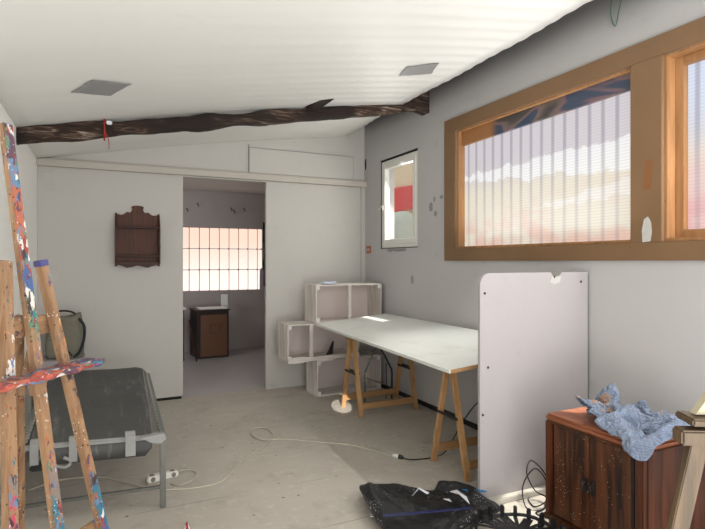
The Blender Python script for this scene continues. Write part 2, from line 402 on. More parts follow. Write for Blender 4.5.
def thing(name, label, cat, loc=(0, 0, 0), rz=0, group=None):
    o = bpy.data.objects.new(name, None); C.objects.link(o); o.empty_display_size = .1
    o.location = loc; o.rotation_euler = (0, 0, rz); return tag(o, label, cat, group)
def sthing(name, loc=(0, 0, 0)):
    o = bpy.data.objects.new(name, None); C.objects.link(o); o.location = loc; o['kind'] = 'structure'; o.empty_display_size = .1; return o

# ------------------------------------------------------------------ setting
XL, XR, YB, YF = -.558, 3.03, 6.0, -1.2
def zc(X, Y):
    s = X - XL; t = (6 - Y) / 3.5
    return 2.497 + .215 * s - .0145 * s * s + t * (.085 * s / 3.3 - .03)

bm = nb(); add_box(bm, (-2.0, YF, -.12), (3.3, YB + .05, 0)); struct('floor', bm, 'floor')
bm = nb(); add_box(bm, (-1.2, YB + .05, -.12), (3.3, 9.2, 0)); struct('floor_back_room', bm, 'floor_room')
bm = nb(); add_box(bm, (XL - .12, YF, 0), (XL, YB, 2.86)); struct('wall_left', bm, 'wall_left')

# right wall with holes, in the plane X = 3.03 (0.2 thick)
WIN = [(4.75, 5.59, 1.645, 2.70), (2.247, 4.07, 1.615, 2.725), (.75, 2.045, 1.615, 2.725)]   # y0,y1,z0,z1
def holed_wall(holes, y0, y1, z0, z1, xa, xb):
    bm = nb(); ys = sorted({y0, y1} | {h[0] for h in holes} | {h[1] for h in holes}); zs = sorted({z0, z1} | {h[2] for h in holes} | {h[3] for h in holes})
    for a, b in zip(ys, ys[1:]):
        seg = None
        for c, d in zip(zs, zs[1:]):
            my, mz = (a + b) / 2, (c + d) / 2
            if any(h[0] < my < h[1] and h[2] < mz < h[3] for h in holes): continue
            add_box(bm, (xa, a, c), (xb, b, d))
    bmesh.ops.remove_doubles(bm, verts=bm.verts[:], dist=1e-5)
    seen = {}
    for f in bm.faces:
        k = tuple(round(x, 4) for x in f.calc_center_median()); seen.setdefault(k, []).append(f)
    bmesh.ops.delete(bm, geom=[f for v in seen.values() if len(v) > 1 for f in v], context='FACES')
    return bm
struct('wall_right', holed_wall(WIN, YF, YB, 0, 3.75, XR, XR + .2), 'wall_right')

# ceiling: gently arched white cladding, slats run across the room (along X), stops short of the right wall
bm = nb(); nx = 28; ys = []
y = YF
pitch = .155
while y < YB - .001: ys.append(y); y += pitch / 6
ys.append(YB)
rows = []
for y in ys:
    row = []
    xe = 2.75 + .012 * math.sin(y * 2.3) + .008 * math.sin(y * 7.1)
    for i in range(nx + 1):
        x = XL + (xe - XL) * i / nx
        z = zc(x, y) + .0028 * math.cos(2 * math.pi * (y - YF) / pitch) * (.12 + .88 * (i / nx) ** 3)
        row.append(bm.verts.new((x, y, z)))
    rows.append(row)
for a, b in zip(rows, rows[1:]):
    for i in range(nx):
        f = bm.faces.new([a[i], a[i + 1], b[i + 1], b[i]]); f.smooth = True
co = struct('ceiling', bm, 'ceiling'); md = co.modifiers.new('t', 'SOLIDIFY'); md.thickness = .012; md.offset = 1
bm = nb(); add_box(bm, (XL - .12, YF, 3.75), (XR + .2, YB + .1, 3.85)); struct('ceiling_roof_deck', bm, 'dark_gap')
bm = nb(); add_box(bm, (XL - .12, YF, 2.86), (XL, YB, 3.75)); struct('wall_left_upper', bm, 'dark_gap')

# back partition: upper wall above the rail, sliding panels, jambs
bm = nb(); add_box(bm, (XL, YB, 2.42), (XR, YB + .10, 3.75)); struct('wall_back', bm, 'wall_back')
bm = nb(); add_box(bm, (1.545, 5.976, 2.515), (2.86, 5.994, 2.80), .003); struct('trim_1', bm, 'wall_back')
bm = nb(); add_box(bm, (1.537, 5.985, 2.51), (2.868, 5.999, 2.808)); struct('shadow_line_strip', bm, 'grey_patch')  # grey backing strip, paints the shadow line around the board
bm = nb(); add_box(bm, (1.535, 5.988, 2.515), (1.545, 6.0, 2.84)); struct('trim_2', bm, 'grey_patch')
bm = nb(); add_box(bm, (XL, 5.93, 2.43), (XR, 6.0, 2.495), .004); add_box(bm, (XL, 5.96, 2.495), (XR, 6.0, 2.51), .002); struct('trim_3', bm, 'rail')
bm = nb(); add_box(bm, (XL, 6.0, .03), (.815, 6.05, 2.42), .003); struct('door_1', bm, 'wall_back')
bm = nb(); add_box(bm, (XL, 6.01, 0), (.80, 6.045, .03)); struct('gap_shade_back', bm, 'dark_gap')  # dark strip standing in for the shade in the gap under the panel
bm = nb(); add_box(bm, (1.745, 6.0, .0), (XR, 6.05, 2.42), .003); struct('door_2', bm, 'wall_back')
bm = nb(); add_box(bm, (2.975, 5.975, 0), (3.03, 6.0, 2.43)); struct('trim_5', bm, 'wall_back')
# black gap strip at the foot of the right wall
bm = nb(); add_box(bm, (3.018, YF, 0), (3.03, 5.97, .045)); struct('baseboard_right', bm, 'dark_gap')

# back room
bm = nb(); add_box(bm, (-1.1, 9.0, 0), (3.03, 9.15, 1.0)); add_box(bm, (-1.1, 9.0, 2.06), (3.03, 9.15, 2.75)); add_box(bm, (-1.1, 9.0, 1.0), (1.16, 9.15, 2.06)); add_box(bm, (2.55, 9.0, 1.0), (3.03, 9.15, 2.06))
struct('wall_back_room_far', bm, 'wall_room')
bm = nb(); add_box(bm, (XR, YB, 0), (XR + .2, 9.15, 2.75)); struct('wall_back_room_right', bm, 'wall_room')
bm = nb(); add_box(bm, (-1.1, 6.1, 0), (-1.0, 9.0, 2.75)); struct('wall_back_room_left', bm, 'wall_room')
bm = nb(); add_box(bm, (-1.1, 6.1, 2.66), (3.03, 9.0, 2.75)); struct('ceiling_back_room', bm, 'wall_back')
w = sthing('window_4', (1.16, 9.05, 1.0))
bw = (2.55 - 1.16) / 8.5; bh = 1.06 / 3
for i in range(9):
    for j in range(3):
        bm = nb(); add_box(bm, (i * bw + .008, -.045, j * bh + .010), (min((i + 1) * bw - .008, 1.385), .03, (j + 1) * bh - .010), .006)
        obj('glass_block', bm, 'block', w)
bm = nb()
for i in range(10): add_box(bm, (min(i * bw, 1.385) - .005, -.03, 0), (min(i * bw, 1.385) + .005, .03, 1.06))
for j in range(4): add_box(bm, (0, -.029, j * bh - .005), (1.39, .029, j * bh + .005))
obj('mortar_grid', bm, 'mortar', w)

# small white casement, sitting crooked in its rough opening
w = sthing('window_1', (3.05, 4.75, 1.645))
bm = nb(); H, L = 1.055, .84
def ring(bm, y0, y1, z0, z1, wd, x0, x1, bev=.004):
    add_box(bm, (x0, y0, z0), (x1, y0 + wd, z1), bev); add_box(bm, (x0, y1 - wd, z0), (x1, y1, z1), bev)
    add_box(bm, (x0, y0 + wd, z0), (x1, y1 - wd, z0 + wd), bev); add_box(bm, (x0, y0 + wd, z1 - wd), (x1, y1 - wd, z1), bev)
ring(bm, .005, .81, .01, 1.03, .045, -.010, .06); obj('window_frame', bm, 'pvc', w)
s_ = nb(); ring(s_, .045, .77, .05, .99, .055, -.022, .045); sash = obj('window_sash', s_, 'pvc', w)
bm = nb(); add_box(bm, (-.04, .735, .45), (-.022, .755, .52), .004); add_bar(bm, (-.045, .745, .5), (-.047, .835, .46), .014, .012, bev=.003); obj('window_handle', bm, 'plastic_white', sash)
bm = nb(); add_box(bm, (.004, .09, .09), (.012, .73, .95)); obj('window_pane', bm, 'glass', w)
bm = nb()
add_box(bm, (-.003, .812, -.01), (.10, .842, 1.055)); add_box(bm, (-.003, 0, 1.032), (.10, .82, 1.055)); add_box(bm, (-.003, 0, -.01), (.1, .82, .008)); add_box(bm, (-.003, -.004, -.02), (.1, .003, 1.09))
obj('rough_gap', bm, 'dark_gap', w)
bm = nb(); random.seed(3)
for k in range(9):
    y0 = .24 + k * .045; add_box(bm, (-.024, y0, -.03 - random.random() * .015), (-.019, y0 + .05, -.005))
obj('crumbled_plaster', bm, 'grey_patch', w)

# brown framed polycarbonate windows
w = sthing('window_2', (3.03, 2.247, 1.615))
# frame boards (world y 0.3..4.244 , z 1.503..2.85)
bm = nb(); x0, x1 = -.022, .0  # boards proud of the plaster
y_ = lambda Y: Y - 2.247
z_ = lambda Z: Z - 1.615
add_box(bm, (x0, y_(.6), z_(2.725)), (x1, y_(4.244), z_(2.85)), .002); add_box(bm, (x0, y_(.6), z_(1.503)), (x1, y_(4.244), z_(1.615)), .002)
add_box(bm, (x0 - .001, y_(4.07), z_(1.615)), (x1, y_(4.244), z_(2.725)), .002); add_box(bm, (x0 - .001, y_(2.045), z_(1.615)), (x1, y_(2.247), z_(2.725)), .002)
add_box(bm, (x0 - .001, y_(.6), z_(1.615)), (x1, y_(.75), z_(2.725)), .002)
obj('window_frame', bm, 'brown_frame', w)
bm = nb(); D = .085
add_box(bm, (0, y_(4.045), 0), (D, y_(4.07), 1.11), .002); add_box(bm, (0, 0, 0), (D, .02, 1.11), .002); add_box(bm, (0, .02, 0), (D, y_(4.045), .02), .002); add_box(bm, (0, .02, 1.095), (D, y_(4.045), 1.11), .002)
obj('window_reveal', bm, 'orange_wood', w)
bm = nb(); add_box(bm, (.072, .02, .02), (.080, y_(4.045), 1.03)); obj('window_pane', bm, 'poly', w)
bm = nb()
bmv = [(.075, .02, .985), (.075, 1.798, .965), (.085, 1.798, 1.095), (.085, .02, 1.095)]
add_prism(bm, [(0, .985), (1.778, .965), (1.778, 1.095), (0, 1.095)], .03, lambda a, b, t: (.035 + t, .02 + a, b))
obj('painted_pelmet', bm, 'mural', w)
bm = nb(); add_prism(bm, [(0, .0), (.05, .005), (.06, .06), (.055, .12), (.035, .155), (.01, .14), (-.005, .07)], .003, lambda a, b, t: (-.0225 - t, y_(2.165) - a, .0 + b)); obj('white_putty_patch', bm, 'putty', w)
bm = nb(); add_prism(bm, [(0, .0), (.05, .005), (.06, .17), (.012, .18)], .002, lambda a, b, t: (-.0225 - t, y_(2.16) - a, .32 + b)); obj('orange_paint_patch', bm, 'orange_paint', w)
w = sthing('window_3', (3.03, .75, 1.615)); D = .15; e = 2.045 - .75
bm = nb(); add_box(bm, (0, e - .02, 0), (D, e, 1.11), .002); add_box(bm, (0, 0, 0), (D, .02, 1.11), .002); add_box(bm, (0, .02, 0), (D, e - .02, .02), .002); add_box(bm, (0, .02, 1.095), (D, e - .02, 1.11), .002)
obj('window_reveal', bm, 'orange_wood', w)
bm = nb(); ring(bm, .02, e - .02, .02, 1.095, .05, .075, .12, .002); obj('window_inner_frame', bm, 'orange_wood', w)
bm = nb(); add_box(bm, (.122, .05, .06), (.130, e - .05, 1.06)); obj('window_pane', bm, 'poly_pink', w)

# filler marks and hole on the right wall, kept with the wall as flat marks
for (Y, Z, a, b) in [(4.50, 2.05, .035, .05), (4.42, 1.975, .03, .03), (4.44, 2.12, .02, .028), (4.32, 2.13, .03, .02), (4.86, 1.30, .03, .05)]:
    bm = nb(); add_prism(bm, [(math.cos(k * .785) * a * (1 + .2 * math.sin(k * 3)), math.sin(k * .785) * b) for k in range(8)], .002, lambda p, q, t: (3.0285 + .0015 - t, Y + p, Z + q))
    o = struct('trim_6', bm, 'grey_patch')
bm = nb(); add_prism(bm, [(math.cos(k * .628) * .022, math.sin(k * .628) * .075) for k in range(10)], .003, lambda p, q, t: (3.031 - t, 5.965 + p, 2.72 + q)); struct('trim_7', bm, 'dark_gap')

# ------------------------------------------------------------------ beam
bt = thing('roof_beam', 'long rough dark timber beam crossing the room under the ceiling', 'beam', (XL, 4.63, 2.43))
bm = nb(); random.seed(7); n = 60; prev = None; L = XR - XL; sl = .187
for i in range(n + 1):
    x = L * i / n; zz = sl * x
    hw = .062 + .018 * noise.noise(Vector((x * 3.1, 0, 3))); hh = .064 + .020 * noise.noise(Vector((x * 3.3, 5, 1))) - .014 * (i / n)
    ringv = []
    for k in range(14):
        a = 2 * math.pi * k / 14; ca, sa = math.cos(a), math.sin(a)
        q = (abs(ca) ** 4 + abs(sa) ** 4) ** -.25
        r = 1 + .20 * noise.noise(Vector((x * 7, ca * 2, sa * 2)))
        ringv.append(bm.verts.new((x, ca * q * hw * r, zz + sa * q * hh * r)))
    if prev:
        for k in range(14):
            f = bm.faces.new([prev[k], prev[(k + 1) % 14], ringv[(k + 1) % 14], ringv[k]]); f.smooth = True
    else: bm.faces.new(ringv[::-1])
    prev = ringv
bm.faces.new(prev); obj('beam_timber', bm, 'beam', bt)
bm = nb(); add_prism(bm, [(L - .26, sl * (L - .26) + .02), (L, sl * L - .09), (L, sl * L + .15), (L - .13, sl * L + .09)], .13, lambda a, b, t: (a, -.10 + t, b)); obj('beam_bracket', bm, 'beam', bt)
bm = nb(); add_bar(bm, (1.76 - XL, -.03, .485), (1.84 - XL, -.30, .545), .12, .05, bev=.006); obj('beam_stub', bm, 'beam', bt)
rb = thing('red_ribbon', 'thin red ribbon knotted round the dark beam near its left end', 'ribbon', (.03, 4.63, 2.545))
bm = nb()
pts = []
for k in range(17):
    a = 2 * math.pi * k / 16; q = (abs(math.cos(a)) ** 4 + abs(math.sin(a)) ** 4) ** -.25
    pts.append((0, math.cos(a) * q * .074, math.sin(a) * q * .077 - .004))
add_tube(bm, pts, .007, 6); obj('ribbon_loop', bm, 'red', rb)
bm = nb(); add_tube(bm, [(.0, -.076, -.0), (.012, -.082, -.06), (.03, -.078, -.10), (.032, -.076, -.17)], .0035, 6, 5); obj('ribbon_tail', bm, 'red', rb)
bm = nb(); add_box(bm, (.012, -.092, .02), (.055, -.072, .05), .006); obj('white_tag', bm, 'white_scrap', rb)

# tape patches on the ceiling
def ceil_patch(pts, label, jag):
    cx = sum(p[0] for p in pts) / 4; cy = sum(p[1] for p in pts) / 4; bm = nb(); random.seed(jag); N = 6
    P = [Vector((x, y, 0)) for x, y in pts]; g = []
    for i in range(N + 1):
        r = []
        for j in range(N + 1):
            u, v = i / N, j / N
            p = P[0].lerp(P[1], u).lerp(P[3].lerp(P[2], u), v)
            if i in (0, N) or j in (0, N): p += Vector((random.uniform(-.006, .006), random.uniform(-.006, .006), 0))
            r.append(bm.verts.new((p.x - cx, p.y - cy, zc(p.x, p.y) - .009 - zc(cx, cy))))
        g.append(r)
    for i in range(N):
        for j in range(N): bm.faces.new([g[i][j], g[i + 1][j], g[i + 1][j + 1], g[i][j + 1]])
    o = obj('tape_patch', bm, 'tape', None, (cx, cy, zc(cx, cy))); tag(o, label, 'tape', 'grey tape patches on the ceiling'); md = o.modifiers.new('s', 'SOLIDIFY'); md.thickness = .003
ceil_patch([(-.16, 3.759), (-.039, 3.54), (.178, 3.671), (.06, 3.911)], 'larger grey tape square stuck on the white ceiling, left', 1)
ceil_patch([(2.181, 3.699), (2.128, 3.488), (2.359, 3.395), (2.454, 3.647)], 'smaller grey tape patch on the ceiling near the beam\'s right end', 2)

# ------------------------------------------------------------------ wall shelf
ws = thing('wall_shelf', 'small dark carved wooden wall shelf with a crested top', 'shelf', (.138, 6.0, 1.44))
# outline of the crested back board; x 0..0.41
S_W, S_H = .435, .47
crest = [(0, .0), (0, .565), (.03, .545), (.06, .54), (.085, .548), (.105, .568), (.125, .572), (.14, .565), (.155, .575), (.165, .60), (.155, .625), (.175, .638), (.2175, .642), (.26, .638), (.28, .625), (.27, .60), (.28, .575), (.295, .565), (.31, .572), (.33, .568), (.35, .548), (.375, .54), (.405, .545), (.435, .565), (.435, 0), (.40, .018), (.36, .005), (.32, -.012), (.27, .0), (.2175, .012), (.165, .0), (.115, -.012), (.075, .005), (.035, .018)]
bm = nb(); add_prism(bm, crest, .014, lambda a, b, t: (a, -.014 + t, b)); obj('back_board', bm, 'darkwood_back', ws)
bm = nb()
side = [(0, .01), (-.09, .03), (-.105, .07), (-.095, .12), (-.11, .2), (-.10, .28), (-.11, .36), (-.095, .42), (-.06, .47), (-.03, .53), (0, .56)]
for nm, xx in (('a', 0), ('b', S_W - .016)):
    bm = nb(); add_prism(bm, side, .016, lambda a, b, t: (xx + t, a - .0, b)); obj('side_panel', bm, 'darkwood', ws)
for zz in (.105, .40):
    bm = nb(); add_box(bm, (.014, -.095, zz), (S_W - .014, -.014, zz + .014), .003); obj('shelf_board', bm, 'darkwood', ws)
bm = nb(); fr = [(.014, 0.015), (.014, .05), (.42, .05), (.42, .015), (.38, .022), (.33, -.0), (.28, -.004), (.2175, .02), (.16, -.004), (.10, .0), (.05, .022)]
add_prism(bm, fr, .012, lambda a, b, t: (a, -.09 + t, b)); obj('scalloped_apron', bm, 'darkwood', ws)

# electric plate, wires
po = thing('light_switch', 'orange brown double switch plate low beside the small window', 'switch', (3.03, 5.875, 1.64))
bm = nb(); add_box(bm, (-.012, -.055, -.045), (0, .055, .045), .004); obj('switch_plate', bm, 'outlet', po)
for s in (-1, 1):
    bm = nb(); add_box(bm, (-.017, s * .026 - .009, -.022), (-.011, s * .026 + .009, .022), .003); obj('rocker', bm, 'plastic_white', po)
bm = nb(); add_tube(bm, [(0, 0, .45), (-.02, .01, .30), (-.025, .05, .18), (-.02, .06, .08), (-.02, .03, 0), (-.02, .0, .1), (-.02, -.02, .2), (-.02, .01, .30)], .003, 6, 6)
tag(obj('hanging_wire', bm, 'leaf_green', None, (3.03, 2.33, 3.02)), 'thin dark green wire loop hanging on the wall above the wide window', 'wire')

# ------------------------------------------------------------------ things in the back room
bc = thing('cabinet', 'dark brown low cabinet standing in the room behind the doorway', 'cabinet', (1.335, 8.30, 0), R(4))
bm = nb(); add_box(bm, (0, 0, .0), (.49, .48, .73), .004); obj('cabinet_body', bm, 'box_dark', bc)
bm = nb(); add_box(bm, (.05, -.015, .03), (.46, 0, .67), .003); p = obj('cabinet_door', bm, 'box_brown', bc)
bm = nb(); ring_ = [(.19, .36, .21, .52)]; add_box(bm, (.19, -.02, .38), (.35, -.015, .385)); add_box(bm, (.19, -.02, .52), (.35, -.015, .525)); add_box(bm, (.19, -.02, .385), (.195, -.015, .52)); add_box(bm, (.345, -.02, .385), (.35, -.015, .52)); obj('door_outline', bm, 'box_dark', p)
bm = nb(); add_box(bm, (-.02, -.03, .73), (.51, .48, .75), .003); obj('cabinet_top', bm, 'box_dark', bc)
bm = nb(); add_box(bm, (0, 0, 0), (.42, .36, .012), .002); o = obj('paper_stack', bm, 'paper', None, (1.38, 8.34, .75)); tag(o, 'white papers lying on the dark cabinet in the back room', 'paper')
bm = nb(); add_box(bm, (0, 0, 0), (.12, .015, .95)); o = obj('white_board', bm, 'paper', None, (1.80, 8.83, 0)); o.rotation_euler = (0, 0, R(-40)); tag(o, 'tall narrow white board standing behind the back room cabinet', 'board')
bm = nb(); add_bar(bm, (0, 0, 0), (-.10, .05, .62), .02, .02, bev=.003); o = obj('wooden_stick', bm, 'darkwood', None, (1.30, 8.12, 0.0)); tag(o, 'thin dark stick leaning beside the cabinet in the back room', 'stick')
sh = thing('corner_table', 'pale table edge just showing inside the doorway at left', 'table', (.74, 8.2, 0))
bm = nb(); add_box(bm, (0, 0, .77), (.42, .6, .80), .003); obj('tabletop', bm, 'paper', sh)
for a, b in ((.02, .02), (.36, .02), (.02, .54), (.36, .54)):
    bm = nb(); add_box(bm, (a, b, 0), (a + .035, b + .035, .77), .003); obj('leg', bm, 'box_dark', sh)
bm = nb(); add_prism(bm, [(0, 0), (.035, .02), (.03, .25), (.055, .4), (.03, .55), (.05, .8), (.045, 1.12), (0, 1.12)], .02, lambda a, b, t: (-a, t, b)); o = obj('hanging_cloth', bm, 'black', None, (2.60, 8.96, 1.05)); tag(o, 'narrow black cloth hanging at the right edge of the glass block window', 'cloth')
bm = nb(); add_prism(bm, [(0, 0), (.09, .0), (.085, .35), (.03, .40), (.0, .3)], .018, lambda a, b, t: (-a, t, b)); o = obj('mauve_paper', bm, plain('mauve_paper', rgb(190, 170, 185), .8), None, (2.59, 8.984, 1.0)); tag(o, 'mauve paper strip over the lower right glass blocks', 'paper')
for (X, Z) in [(1.28, 2.36), (1.45, 2.45), (2.0, 2.40), (2.05, 2.36), (2.22, 2.40)]:
    bm = nb(); add_tube(bm, [(0, 0, 0), (0, -.03, 0), (.005, -.04, -.03), (.02, -.035, -.05)], .007, 6, 4); o = obj('wall_hook', bm, 'black', None, (X, 9.0, Z)); tag(o, 'small dark hook on the wall above the glass block window', 'hook', 'wall hooks in the back room')

# ------------------------------------------------------------------ crates
def crate(name, label, loc, rz, W, D, H, divider=.5, wavy=False, front_lip=True):
    t = thing('wooden_crate', label, 'crate', loc, rz, 'whitewashed wooden crates stacked in the corner')
    th = .014
    for k, xx in enumerate((0, W - th)):
        bm = nb()
        for q in range(3):
            y0 = q * D / 3
            add_box(bm, (xx, y0 + .002, .0), (xx + th, y0 + D / 3 - .002, H), .002)
        obj('end_panel', bm, 'crate_v', t)
    for z0 in (0, H - th):
        bm = nb()
        for q in range(3):
            y0 = q * D / 3
            vs = add_box(bm, (th, y0 + .002, z0), (W - th, y0 + D / 3 - .002, z0 + th), .002)
        if wavy and z0 == 0:
            add_prism(bm, [(-.0, -.028), (.12, -.035), (.3, -.018), (.42, -.03), (.6, -.016), (W, -.022), (W, .018), (.5, .028), (.3, .02), (.12, .034), (0, .026)], .012, lambda a, b, t_: (a, -.014 + t_, b + .012))
        obj('bottom_boards' if z0 == 0 else 'top_boards', bm, 'crate', t)
    bm = nb()
    add_box(bm, (th, D - .01, th), (W - th, D, H - th)); obj('back_panel', bm, 'crate_in', t)
    if divider:
        bm = nb(); add_box(bm, (W * divider - .02, .0, th), (W * divider + .02, .02, H - th), .002); obj('middle_post', bm, 'crate_v', t)
    for (a, b) in ((th, th), (W - th - .035, th), (th, H - th - .04), (W - th - .035, H - th - .04)):
        bm = nb(); add_box(bm, (a, .004, b), (a + .035, .03, b + .04), .002); obj('corner_block', bm, 'paper', t)
    return t
crate('wooden_crate', 'bottom whitewashed wooden crate standing on the floor beneath the table end', (2.16, 5.43, 0), R(2), .82, .32, .40, None)
crate('wooden_crate', 'middle whitewashed crate sticking out left, with a ragged shelf plank', (1.815, 5.42, .415), R(1.5), .86, .34, .395, .32, True)
crate('wooden_crate', 'top whitewashed crate with centre post in the corner of the room', (2.14, 5.42, .815), R(2), .84, .33, .42, .5)
bm = nb(); random.seed(5); g = []
for i in range(9):
    r = []
    for j in range(7): r.append(bm.verts.new((i * .022, j * .03, .012 + .03 * abs(noise.noise(Vector((i * .5, j * .6, 2)))) + .02 * math.sin(i * .8) ** 2 * math.sin(j * .5))))
    g.append(r)
for i in range(8):
    for j in range(6): bm.faces.new([g[i][j], g[i + 1][j], g[i + 1][j + 1], g[i][j + 1]])
o = obj('crumpled_paper', bm, 'pale_blue', None, (2.25, 5.44, 1.23), True); tag(o, 'crumpled pale blue paper lying on top of the highest crate', 'paper'); o.modifiers.new('s', 'SOLIDIFY').thickness = .004
bm = nb(); add_prism(bm, [(0, 0), (.03, .0), (.085, .03), (.10, .17), (.09, .17), (.04, .07)], .02, lambda a, b, t: (a, t, b)); o = obj('metal_bracket', bm, 'black', None, (2.27, 5.45, .43)); tag(o, 'small black metal bracket standing inside the middle crate', 'bracket')

# ------------------------------------------------------------------ trestle table
tb = nb(); zl, zr = .785, .868
quad = [(2.01, 2.78), (3.00, 2.78), (3.00, 5.395), (2.13, 5.405)]
def tz(x): return zl + (zr - zl) * (x - 2.05) / .95
bot = [tb.verts.new((x, y, tz(x))) for x, y in quad]; top = [tb.verts.new((x, y, tz(x) + .022)) for x, y in quad]
tb.faces.new(bot[::-1]); tb.faces.new(top)
for i in range(4): tb.faces.new([bot[i], bot[(i + 1) % 4], top[(i + 1) % 4], top[i]])
T = thing('tabletop', 'long white tabletop board laid across two wooden trestles', 'tabletop', (0, 0, 0))
obj('board', tb, 'table', T)
bm = nb(); add_box(bm, (2.02, 2.768, 0), (2.98, 2.780, .022))
for v in bm.verts: v.co.z += tz(v.co.x)
obj('edge_strip', bm, 'pine_x', T)
def trestle(Y, label):
    t = thing('sawhorse', label, 'trestle', (2.26, Y, 0), 0, 'pine trestles carrying the long tabletop')
    for x in (0.0, .62):
        zt = tz(2.26 + x) - .045
        for s in (-1, 1):
            bm = nb(); add_bar(bm, (x, s * .205, 0), (x, s * .028, zt), .045, .026, up=(0, s, 0), bev=.003)
            obj('leg', bm, 'pine', t)
        bm = nb(); add_bar(bm, (x + .024, -.125, .40), (x + .024, .125, .40), .004, .02); add_bar(bm, (x - .024, -.125, .40), (x - .024, .125, .40), .004, .02); obj('metal_spreader', bm, 'black', t)
    for s in (-1, 1):
        bm = nb(); add_bar(bm, (.02, s * .193, .10), (.60, s * .193, .10), .022, .06, bev=.003); obj('stretcher', bm, 'pine_x', t)
    bm = nb(); add_bar(bm, (-.05, 0, tz(2.21) - .045), (.68, 0, tz(2.94) - .045), .05, .07, bev=.004); obj('top_beam', bm, 'pine_x', t)
    return t
trestle(4.75, 'far pine A-frame trestle under the table, beside the crates')
trestle(3.12, 'near pine A-frame trestle under the table, beside the white partition board')
fs = thing('folding_stand', 'black tubular metal stand with forked legs under the table', 'stand', (2.70, 5.02, 0))
for s, xf in ((-1, -.16), (1, .17)):
    bm = nb(); add_tube(bm, [(0, 0, .60), (xf * .5, 0, .47), (xf * .97, 0, .32), (xf, 0, .28), (xf, 0, .0)], .010, 8, 0); obj('leg', bm, 'black' if s > 0 else 'galv', fs)
bm = nb(); add_tube(bm, [(0, 0, .60), (0, 0, .80)], .014, 8); obj('post', bm, 'black', fs)
bm = nb(); add_tube(bm, [(-.16, 0, .26), (.0, .0, .20), (.17, 0, .12)], .006, 8); obj('cross_tie', bm, 'galv', fs)
bm = nb(); add_tube(bm, [(.11, .02, .0), (.11, .02, .39)], .006, 8); obj('rear_leg', bm, 'black', fs)

# ------------------------------------------------------------------ partition board
pb = thing('partition_board', 'large white upright board with a rounded corner, standing against the wall', 'board', (2.11, 2.60, 0), R(-1.5))
W_, H_ = .905, 1.425; rc = .075
o_ = [(0, .03), (W_, .03), (W_, H_)]
o_ += [(.62 + .045 * math.cos(a), H_ - .0 - .03 * abs(math.sin(a))) for a in [k * math.pi / 6 for k in range(7)]]
o_ += [(rc - rc * math.sin(a), H_ - rc + rc * math.cos(a)) for a in [k * math.pi / 16 for k in range(9)]]
bm = nb(); add_prism(bm, o_, .022, lambda a, b, t: (a, t, b)); bb = obj('panel', bm, 'white_board', pb)
for (a, b) in [(.035, 1.30), (.06, .84), (.84, 1.36), (.6, 1.395), (.02, .55)]:
    bm = nb(); add_tube(bm, [(a, -.003, b), (a, .001, b)], .008, 10); obj('screw_hole', bm, 'darkwood', bb)
bm = nb(); add_prism(bm, [(.56, 1.36), (.60, 1.345), (.65, 1.36), (.66, 1.40), (.62, 1.395), (.58, 1.40)], .002, lambda a, b, t: (a, -.0025 + t, b)); obj('chipped_patch', bm, 'putty', bb)
bm = nb(); add_box(bm, (W_, .004, .03), (W_ + .008, .018, H_ - .02)); obj('dark_edge_strip', bm, 'dark_gap', pb)
bm = nb(); add_box(bm, (.01, -.05, 0), (W_ - .02, .0, .035), .004); obj('base_batten', bm, 'rail', pb)

# ------------------------------------------------------------------ foreground cabinet
cb = thing('wooden_cabinet', 'low dark brown paint-flecked wooden cabinet with two doors', 'cabinet', (2.268, 1.635, 0))
# local: x 0..0.5 depth to the wall, y 0..0.59 length
CW, CL, CH = .52, .59, .644
bm = nb(); add_box(bm, (.03, .02, .035), (CW, CL - .02, .60), .004); obj('carcass', bm, 'cab_dark', cb)
bm = nb(); add_box(bm, (.02, .0, .0), (CW, CL, .06), .006); add_box(bm, (-.012, -.01, .055), (CW, CL + .012, .085), .008); obj('plinth', bm, 'cab_front', cb)
bm = nb(); add_box(bm, (-.006, -.006, .606), (CW + .01, CL + .006, CH), .014); obj('top_board', bm, 'cab_top', cb)
bm = nb(); add_box(bm, (-.002, .012, .592), (.03, CL - .012, .606), .003); obj('front_moulding', bm, 'cab_front', cb)
for y0 in (-.004, CL - .04):
    bm = nb(); add_box(bm, (-.004, y0, .085), (.035, y0 + .044, .606), .008); obj('corner_post', bm, 'cab_side', cb)
bm = nb(); add_box(bm, (.035, -.004, .085), (CW, .02, .606), .003); obj('side_panel', bm, 'cab_side', cb)
bm = nb(); add_box(bm, (.035, CL - .02, .085), (CW, CL + .0, .606), .003); obj('side_panel', bm, 'cab_side', cb)
y0, y1 = .062, CL - .05; ym = (y0 + y1) / 2
for (a, b, s) in ((y0, ym - .002, 1), (ym + .002, y1, -1)):
    bm = nb(); add_box(bm, (.008, a, .095), (.03, b, .59), .003)
    d = obj('door', bm, 'cab_front', cb)
    hy = ym + (-.024 if s == 1 else .024)
    bm = nb(); add_box(bm, (.001, hy - .014, .30), (.008, hy + .014, .375), .003); h = obj('handle_plate', bm, 'black', d)
    bm = nb(); add_tube(bm, [(-.002, hy, .355), (-.014, hy, .35), (-.016, hy, .32), (-.006, hy, .312)], .004, 8, 4); obj('handle', bm, 'black', d)
bm = nb(); add_box(bm, (.003, .044, .09), (.030, .058, .60), .001); obj('dark_slot', bm, 'black', cb)
bm = nb(); add_box(bm, (.003, .115, .30), (.009, .121, .50), .001); obj('door_scratch', bm, 'black', cb)

